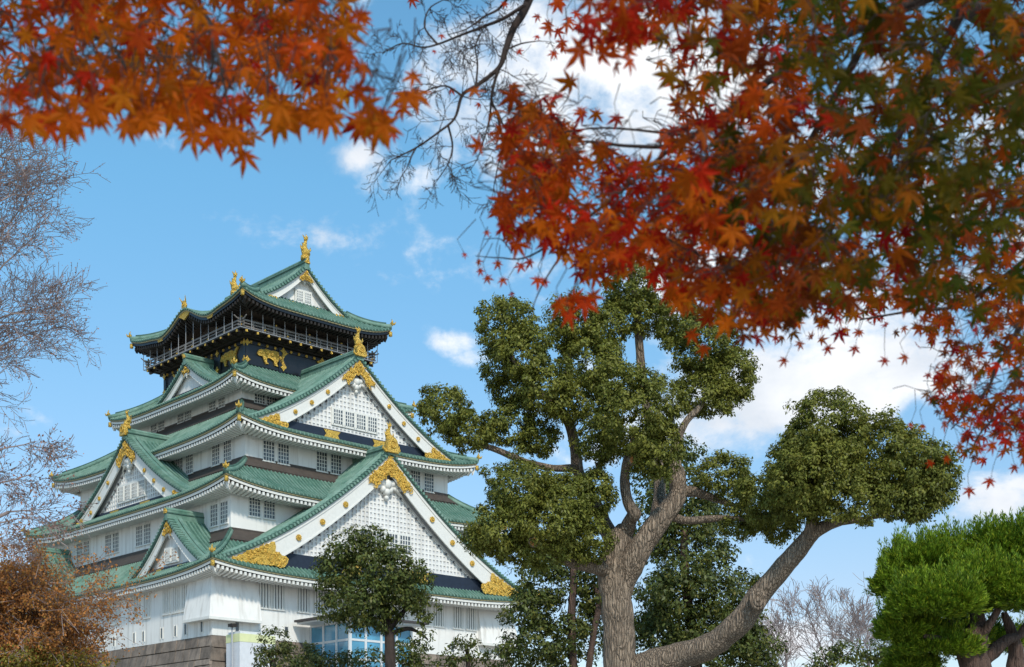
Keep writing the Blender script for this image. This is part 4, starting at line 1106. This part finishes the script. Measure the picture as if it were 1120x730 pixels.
# ------------------------------------------------------------------ foreground maples
LOBE = [(-150,.50),(-100,.72),(-50,.92),(0,1.0),(50,.92),(100,.72),(150,.50)]
def maple_leaves(name, items, parent, origin):
    """items: (point, size, down-axis, normal, colour)"""
    vs = []; fs = []; cols = []
    for (p, s, ax, nr, col) in items:
        ax = (ax-nr*ax.dot(nr)).normalized(); bt_ = nr.cross(ax); p = p-origin
        o = len(vs); vs.append(p)
        cup = random.uniform(-.45, .3); sk = random.uniform(.78, 1.1)
        def pt(ang, r, h):
            a = R(ang); return p+(ax*math.cos(a)+bt_*math.sin(a)*sk)*r*s+nr*h*s
        # notch points between lobes, tips and shoulders
        for i, (a, l) in enumerate(LOBE):
            a += random.uniform(-5, 5); l *= random.uniform(.9, 1.08)
            w_ = 11+4*l
            n1_ = pt(a-26, .24*l+.05, cup*.1); s1 = pt(a-w_, .52*l, cup*.3); tp = pt(a+random.uniform(-4, 4), .98*l, cup*.9-.1); s2 = pt(a+w_, .52*l, cup*.3); n2_ = pt(a+26, .24*l+.05, cup*.1); md = pt(a, .5*l, cup*.3+.05)
            k = len(vs); vs += [n1_, s1, tp, s2, n2_, md]
            fs += [(o, k, k+1, k+5), (k+1, k+2, k+5), (k+5, k+2, k+3), (o, k+5, k+3, k+4)]
            cols += [col]*4
        # petiole
        e = p-ax*s*.55+nr*s*.1; k = len(vs); w_ = bt_*s*.014
        vs += [p-w_, p+w_, e+w_, e-w_]; fs.append((k, k+1, k+2, k+3)); cols.append((.20,.03,.02))
    me = bpy.data.meshes.new(name); me.from_pydata([tuple(v) for v in vs], [], fs)
    me.materials.append(maple)
    ca = me.color_attributes.new('Col', 'FLOAT_COLOR', 'CORNER')
    arr = np.empty((len(me.loops), 4), np.float32)
    lt = np.empty(len(me.polygons), np.int32); me.polygons.foreach_get('loop_total', lt)
    c = np.array(cols, np.float32); arr[:, :3] = np.repeat(c, lt, 0); arr[:, 3] = 1
    ca.data.foreach_set('color', arr.ravel()); me.update()
    o_ = bpy.data.objects.new(name, me); COL.objects.link(o_); o_.parent = parent
    return o_

def in_poly(x, y, poly):
    c = False; j = len(poly)-1
    for i in range(len(poly)):
        if (poly[i][1] > y) != (poly[j][1] > y) and x < (poly[j][0]-poly[i][0])*(y-poly[i][1])/(poly[j][1]-poly[i][1])+poly[i][0]: c = not c
        j = i
    return c

RED, CRIM, ORG, AMB, OLV, GRN = (.54,.026,.006), (.34,.008,.010), (.58,.128,.005), (.50,.175,.006), (.13,.095,.006), (.055,.075,.006)
def mixc(a, b, t): return tuple(lerp(x, y, t) for x, y in zip(a, b))
def maple_region(rnd, poly, n, d0, d1, palette, size=.040, hang=.75, clus=6, spread=26, dfn=None, twigs=None):
    """sprays: each spray is a twig end with several leaves"""
    items = []; x0 = min(p[0] for p in poly); x1 = max(p[0] for p in poly); y0 = min(p[1] for p in poly); y1 = max(p[1] for p in poly)
    c = 0; guard = 0
    while c < n and guard < n*40:
        guard += 1
        x, y = rnd.uniform(x0, x1), rnd.uniform(y0, y1)
        if not in_poly(x, y, poly): continue
        d = rnd.uniform(d0, d1)
        if dfn: d = dfn(x, y, rnd)
        cen = P(x, y, d); base_col = palette(x, y, rnd)
        k = rnd.randint(max(2, clus-3), clus+2); pts = []
        for i in range(k):
            sp = spread/F*3.4
            q = cen+Vector((rnd.gauss(0, sp), rnd.gauss(0, sp*1.4), rnd.gauss(0, sp*.55)))
            # keep inside the outline
            xx = 560+q.x/q.y*F; yy = HY-(q.z-EYE)/q.y*F
            if y < 600 and not in_poly(xx, yy, poly) and yy > y0+8 and rnd.random() < .96: continue
            s = size*rnd.uniform(.75, 1.25)
            ax = Vector((rnd.gauss(0, .55), rnd.gauss(0, .35), -hang+rnd.gauss(0, .35))).normalized()
            nr = Vector((rnd.gauss(0, .45), -1, rnd.gauss(-.25, .55))).normalized()
            if rnd.random() < .25: nr = Vector((rnd.gauss(0, 1), rnd.gauss(0, 1), rnd.gauss(0, 1))).normalized()
            f = rnd.uniform(.7, 1.25); col = tuple(min(.9, v*f) for v in mixc(base_col, palette(x, y, rnd), .55))
            items.append((q, s, ax, nr, col)); pts.append(q-ax*s*.5)
            c += 1
        if twigs is not None and pts:
            st = cen+Vector((rnd.uniform(-.1, .1), rnd.uniform(-.05, .05), rnd.uniform(.04, .12)))
            for q in pts[:4]:
                m_ = (st+q)/2+Vector((0, 0, .015)); twigs.tube([st, m_, q], [.0013, .0010, .0007], 3, cap=False)
            st2 = st+Vector((rnd.uniform(-.09, .09), rnd.uniform(-.05, .05), rnd.uniform(.0, .06))); twigs.tube([st2, (st+st2)/2+Vector((0, 0, .012)), st], [.0016, .0015, .0013], 3, cap=False)
    return items

rnd = random.Random(21); random.seed(21)
# left maple
mo = Vector((-3.4, 2.2, 0))
ml = empty('maple_tree', mo, 'maple with orange leaves hanging across the top left, large and blurred', 'maple tree', 'foreground maples')
tw = MB()
def br(mb, pts, rad, o, n=6): limb_tube(mb, [P(*p)-o if len(p) == 3 else Vector(p)-o for p in pts], rad, n, 3, amp=.5, rough=.05)
big = MB()
limb_tube(big, [Vector((0, 0, -.1)), Vector((.05, .1, 1.2)), Vector((.3, .2, 2.4)), Vector((.9, .4, 3.3)), P(-60,-170,3.0)-mo], [.16,.13,.10,.07,.045], 12, 1)
for pts, w_ in (([(-60,-170,3.0),(60,-90,3.1),(150,-30,3.1),(225,20,3.1),(232,60,3.1),(228,95,3.1)], (.035,.02,.010,.006,.0045,.003)),
            ([(60,-90,3.1),(100,0,3.3),(60,50,3.3),(20,90,3.2)], (.018,.008,.006,.003)), ([(100,0,3.3),(70,40,3.4),(45,60,3.4)], (.007,.004,.003)),
            ([(150,-30,3.1),(260,-40,3.2),(330,10,3.2),(365,60,3.1),(372,80,3.1)], (.012,.009,.006,.004,.002)),
            ([(90,35,3.2),(130,60,3.3),(145,110,3.2),(150,140,3.2)], (.006,.004,.003,.002)), ([(225,20,3.1),(240,70,3.0),(248,110,3.0),(262,160,2.9)], (.005,.004,.003,.0015))):
    br(big, pts, w_, mo)
big.build('branch', barkd, ml, True)
def pal_l(x, y, r):
    t = r.random()
    return ORG if t < .55 else (AMB if t < .76 else (RED if t < .96 else CRIM))
polyL = [(-40,-60),(400,-60),(392,0),(400,30),(380,55),(400,75),(430,85),(440,120),(405,135),(372,140),(345,118),(310,132),(285,130),(262,142),(235,130),(205,118),(170,132),(130,125),(100,118),(78,128),(45,130),(20,128),(-40,130)]
items = maple_region(rnd, polyL, 400, 2.6, 3.9, pal_l, size=.046, twigs=tw, clus=5, spread=26)
items += maple_region(rnd, [(-40,-60),(380,-60),(370,80),(-40,105)], 270, 3.3, 4.6, pal_l, size=.048, twigs=tw, clus=6, spread=24)
for (x, y, s, d) in ((268,182,.046,2.9),(235,155,.042,2.9),(348,132,.040,2.9),(452,95,.034,3.1),(440,130,.034,3.1),(395,150,.040,2.9),(418,135,.038,2.9),(105,135,.040,2.9),(45,140,.042,2.9),(398,28,.03,3.1),(20,110,.04,2.9),(430,158,.028,3.0),(205,132,.038,3.0),(300,120,.04,3.0)):
    items.append((P(x, y-12, d), s, Vector((rnd.uniform(-.3,.3), 0, -1)).normalized(), Vector((rnd.uniform(-.2,.2), -1, rnd.uniform(-.4,.1))).normalized(), mixc(ORG, RED, rnd.random())))
    tw.tube([P(x, y-12, d), P(x+rnd.uniform(-12, 12), y-40, d), P(x+rnd.uniform(-20, 20), y-75, d)], [.001, .0015, .002], 3, cap=False)
YB = [(-10,140),(50,140),(110,135),(150,128),(210,140),(240,155),(268,165),(300,138),(350,130),(400,145),(430,145),(460,120),(470,95)]
for i in range(75):
    x = rnd.uniform(-5, 462)
    for (xa, ya), (xb, yb) in zip(YB, YB[1:]):
        if xa <= x <= xb: y = lerp(ya, yb, (x-xa)/(xb-xa))
    y += rnd.gauss(-14, 11); d = rnd.uniform(2.5, 3.1); s_ = rnd.uniform(.038, .056)
    items.append((P(x, y, d), s_, Vector((rnd.uniform(-.45,.45), 0, -1)).normalized(), Vector((rnd.uniform(-.35,.35), -1, rnd.uniform(-.5,.2))).normalized(), mixc(pal_l(x, y, rnd), ORG, rnd.random())))
    tw.tube([P(x, y, d), P(x+rnd.uniform(-12, 12), y-34, d), P(x+rnd.uniform(-20, 20), y-70, d)], [.0009, .0012, .0016], 3, cap=False)
maple_leaves('foliage', items, ml, mo)
for i in range(len(tw.v)): tw.v[i] = tuple(Vector(tw.v[i])-mo)
tw.build('twigs', barkd, ml)

# right maple
mo = Vector((3.6, 3.0, 0))
mr_ = empty('maple_tree', mo, 'maple with red, orange and green leaves filling the top right', 'maple tree', 'foreground maples')
tw = MB(); big = MB()
limb_tube(big, [Vector((0, 0, -.1)), Vector((-.05, .1, 1.2)), Vector((-.3, .3, 2.4)), Vector((-.8, .8, 3.4)), P(1180,-120,4.0)-mo], [.18,.15,.12,.09,.06], 12, 1)
for pts, w_ in (([(1180,-120,4.0),(1080,-40,4.0),(960,20,4.1),(880,60,4.1),(800,120,4.2),(740,157,4.2),(690,160,4.2),(640,155,4.2),(600,160,4.2)], (.05,.03,.018,.014,.010,.007,.005,.004,.002)),
            ([(740,157,4.2),(690,200,4.3),(640,240,4.3),(580,280,4.3),(545,282,4.3),(520,280,4.3)], (.007,.006,.005,.003,.002,.001)),
            ([(640,240,4.3),(600,300,4.3),(585,330,4.2),(582,348,4.2)], (.004,.003,.002,.001)), ([(560,277,4.3),(548,262,4.3),(530,262,4.3)], (.002,.0015,.001)),
            ([(960,20,4.1),(900,130,4.3),(850,220,4.4),(820,300,4.4),(800,350,4.4)], (.014,.010,.008,.005,.003)),
            ([(1180,-120,4.0),(1180,100,4.6),(1150,260,5.0),(1110,370,5.2),(1090,400,5.2),(1080,425,5.2),(1040,470,5.2)], (.05,.03,.018,.010,.007,.005,.002)),
            ([(1150,260,5.0),(1060,330,5.2),(1000,340,5.2),(940,350,5.2)], (.010,.007,.005,.003)), ([(1080,-40,4.0),(1000,110,4.6),(960,200,4.8),(900,280,5.0),(860,330,5.0)], (.02,.014,.010,.007,.003)),
            ([(1110,440,5.2),(1075,470,5.2),(1060,500,5.2)], (.005,.004,.002)), ([(590,150,4.2),(660,140,4.2),(760,150,4.2)], (.002,.003,.005))):
    br(big, pts, w_, mo)
big.build('branch', barkd, mr_, True)
def pal_r(x, y, r):
    t = r.random()
    green = max(0, min(1, (x-760)/170))*max(0, min(1, 1-(y-120)/420))*.95
    if y < 120: green = max(green*.8, .30 if x > 760 else .15)
    if x > 900 and 330 < y: green = .18
    if t < green: return OLV if r.random() < .6 else GRN
    t = r.random()
    if y > 400: return RED if t < .5 else (CRIM if t < .7 else ORG)
    return ORG if t < .38 else (AMB if t < .50 else (RED if t < .82 else CRIM))
def pal_red(x, y, r):
    t = r.random(); return RED if t < .62 else (CRIM if t < .85 else ORG)
A1 = [(545,135),(600,120),(640,150),(700,180),(760,190),(800,160),(860,170),(900,300),(880,350),(845,368),(810,372),(775,350),(740,330),(715,305),(690,290),(680,310),(640,308),(600,270),(560,270),(545,240),(552,200)]
A2 = [(655,20),(690,-10),(740,-40),(1160,-60),(1160,350),(1060,345),(1000,330),(940,350),(880,355),(820,340),(760,250),(735,190),(720,150),(740,110),(720,75),(700,50),(675,60),(655,45)]
A3 = [(1000,320),(1160,300),(1160,510),(1085,500),(1060,510),(1035,470),(1020,440),(1010,400),(1000,360)]
A5 = [(860,200),(1160,180),(1160,480),(1040,440),(1010,360),(930,370),(850,380),(820,320)]
items = maple_region(rnd, A1, 950, 3.3, 4.6, pal_r, size=.043, twigs=tw, clus=6, spread=24)
items += maple_region(rnd, A2, 1050, 2.8, 4.2, pal_r, size=.047, twigs=tw, clus=6, spread=30)
items += maple_region(rnd, A2, 1150, 4.0, 6.5, pal_r, size=.040, twigs=tw, clus=7, spread=30)
items += maple_region(rnd, A3, 430, 4.4, 6.0, pal_r, size=.036, twigs=tw, clus=6, spread=24)
items += maple_region(rnd, A5, 560, 4.6, 7.0, pal_r, size=.038, twigs=tw, clus=7, spread=32)
items += maple_region(rnd, [(630,20),(660,0),(700,0),(720,40),(700,80),(670,75)], 26, 2.7, 3.2, pal_red, size=.042, twigs=tw, clus=3, spread=16)
for (x, y, s, d) in ((635,58,.05,2.7),(675,133,.034,3.6),(574,138,.034,3.8),(858,398,.030,4.4),(990,395,.030,4.6),(968,398,.028,4.6),(935,385,.03,4.6),(905,385,.03,4.6),(875,380,.03,4.6),
        (540,235,.022,4.4),(532,258,.022,4.4),(525,300,.024,4.4),(550,310,.028,4.3),(545,292,.026,4.3),(570,295,.03,4.3),(588,310,.04,4.2),(580,290,.03,4.3),(508,282,.020,4.4),(523,290,.02,4.4),(533,308,.026,4.4),(560,325,.018,4.4),(596,312,.03,4.3),
        (612,335,.05,3.4),(628,330,.05,3.4),(640,335,.05,3.4),(622,348,.045,3.4),(648,328,.04,3.4),(1083,530,.034,5.0),(1060,540,.034,5.0),(1035,505,.030,5.0),(1018,510,.030,5.0),(1045,462,.03,5.0),(1010,470,.026,5.0),(1110,515,.03,5.0),(996,468,.022,5.0),(1020,440,.03,5.0),(770,385,.036,3.9),(756,370,.036,3.9),(740,320,.034,3.9),
        (553,205,.024,4.3),(548,175,.026,4.3),(610,8,.04,4.6),(620,30,.04,4.6),(600,35,.035,4.6),(630,18,.04,4.6),(615,50,.035,4.6),(606,62,.03,4.6)):
    items.append((P(x, y-4, d), s, Vector((rnd.uniform(-.7,.7), 0, -1)).normalized(), Vector((rnd.uniform(-.4,.4), -1, rnd.uniform(-.5,.3))).normalized(), mixc(RED, ORG, rnd.random()*.6)))
    tw.tube([P(x, y-4, d), P(x+rnd.uniform(-8, 8), y-20, d), P(x+rnd.uniform(-6, 14), y-42, d)], [.0008, .0012, .0016], 3, cap=False)
maple_leaves('foliage', items, mr_, mo)
for i in range(len(tw.v)): tw.v[i] = tuple(Vector(tw.v[i])-mo)
tw.build('twigs', barkd, mr_)

# extra unseen leaves added overhead and behind the viewer to shade these sprays
for par, o_, xr, n_ in ((ml, Vector((-3.4, 2.2, 0)), (-3.5, 1.2), 1500), (mr_, Vector((3.6, 3.0, 0)), (1.2, 7.5), 2400)):
    its = []; rr = random.Random(77)
    while len(its) < n_:
        x, y = rr.uniform(*xr), rr.uniform(-4.5, 4.2)
        zmin = 3.6+max(0, y)*.62+.5
        p = Vector((x, y, zmin+abs(rr.gauss(0, .8))+rr.random()*.6))
        its.append((p, rr.uniform(.09, .15), Vector((rr.gauss(0, 1), rr.gauss(0, 1), -.3)).normalized(), Vector((rr.gauss(0, .4), rr.gauss(0, .4), 1)).normalized(), mixc(ORG, RED, rr.random())))
    maple_leaves('upper_shade_foliage', its, par, o_)

# dark, almost leafless branch at the top centre
TD = 6.0
to = Vector((-.6, 6.6, 0))
tt = empty('bare_maple', Vector((1.4, 7.5, 0)), 'almost leafless dark branch with a few red leaves at the top centre', 'tree')
to = Vector((1.4, 7.5, 0))
mb = MB(); tips = []; rnd = random.Random(31)
# trunk stands hidden behind the right maple foliage above the frame and comes down off to the right
limb_tube(mb, [Vector((5.2, .5, -.1)), Vector((4.6, .4, 2.5)), Vector((3.2, .2, 4.6)), P(700,-180,TD+.3)-to, P(600,-60,TD)-to], [.14,.11,.08,.045,.03], 10, 1)
main = [(600,-60),(578,5),(562,32),(553,55),(545,75),(520,95),(505,105),(497,130),(480,145),(455,162),(428,175)]
limb_tube(mb, [P(x, y, TD)-to for x, y in main], [.028,.022,.018,.015,.011,.009,.008,.006,.005,.004,.0025], 6, 2, amp=.6)
subs = [[(575,5),(550,20),(530,28),(505,38),(480,48),(462,52),(440,48),(420,58)], [(578,0),(560,-5),(545,10),(530,18),(510,32),(490,38)], [(545,75),(540,90),(537,110),(545,125),(552,140),(562,152)],
        [(553,55),(570,48),(590,45)], [(537,110),(535,130),(530,150),(522,175)], [(505,105),(490,95),(478,95),(465,100)], [(520,95),(522,70),(520,50),(530,30)], [(478,48),(465,30),(470,10),(485,0)], [(490,138),(495,160),(490,180),(480,195)], [(545,128),(550,160),(545,180),(540,205)],
        [(455,162),(450,172),(445,185)], [(565,152),(600,160),(640,158)]]
for s in subs:
    r0 = .0085 if len(s) > 5 else .0055
    pp = [P(x, y, TD+rnd.uniform(-.08, .08))-to for x, y in s]
    limb_tube(mb, pp, [lerp(r0, .002, i/(len(s)-1)) for i in range(len(s))], 5, 4, amp=.8)
    for i in range(1, len(pp)):
        d = (pp[i]-pp[i-1]).normalized()
        for q in range(1 if pp[i].x > -2.6+1.2 else 2):
            sd_ = Vector((rnd.gauss(0, 1), rnd.gauss(0, .6), rnd.gauss(-.3, 1))).normalized()
            grow(mb, pp[i], (d*.5+sd_*.7).normalized(), rnd.uniform(.05, .13), .0024, 2, rnd, tips, spread=.5, up=-.05, minr=.0012, seg=4)
pm = [P(x, y, TD)-to for x, y in main]
for i in range(3, len(pm)):
    d = (pm[i]-pm[i-1]).normalized()
    for q in range(2):
        sd_ = Vector((rnd.gauss(0, 1), rnd.gauss(0, .6), rnd.gauss(-.3, 1))).normalized()
        grow(mb, pm[i], (d*.4+sd_*.8).normalized(), rnd.uniform(.06, .16), .0028, 2, rnd, tips, spread=.5, up=-.05, minr=.0012, seg=4)
mb.build('branch', barkd, tt, True)
its = []
for (x, y, s) in ((483,43,.03),(475,60,.022),(494,102,.03),(524,118,.025),(552,8,.03),(568,60,.032),(588,44,.028),(537,150,.024),(588,22,.03),(612,6,.045),(622,25,.05),(610,38,.045),(600,30,.04),(633,32,.04),(615,55,.035),(450,3,.045),(640,22,.035)):
    its.append((P(x, y-4, TD), s, Vector((rnd.uniform(-.8,.8), 0, -1)).normalized(), Vector((rnd.uniform(-.5,.5), -1, rnd.uniform(-.5,.5))).normalized(), mixc(RED, ORG, rnd.random()*.5)))
maple_leaves('foliage', its, tt, to)
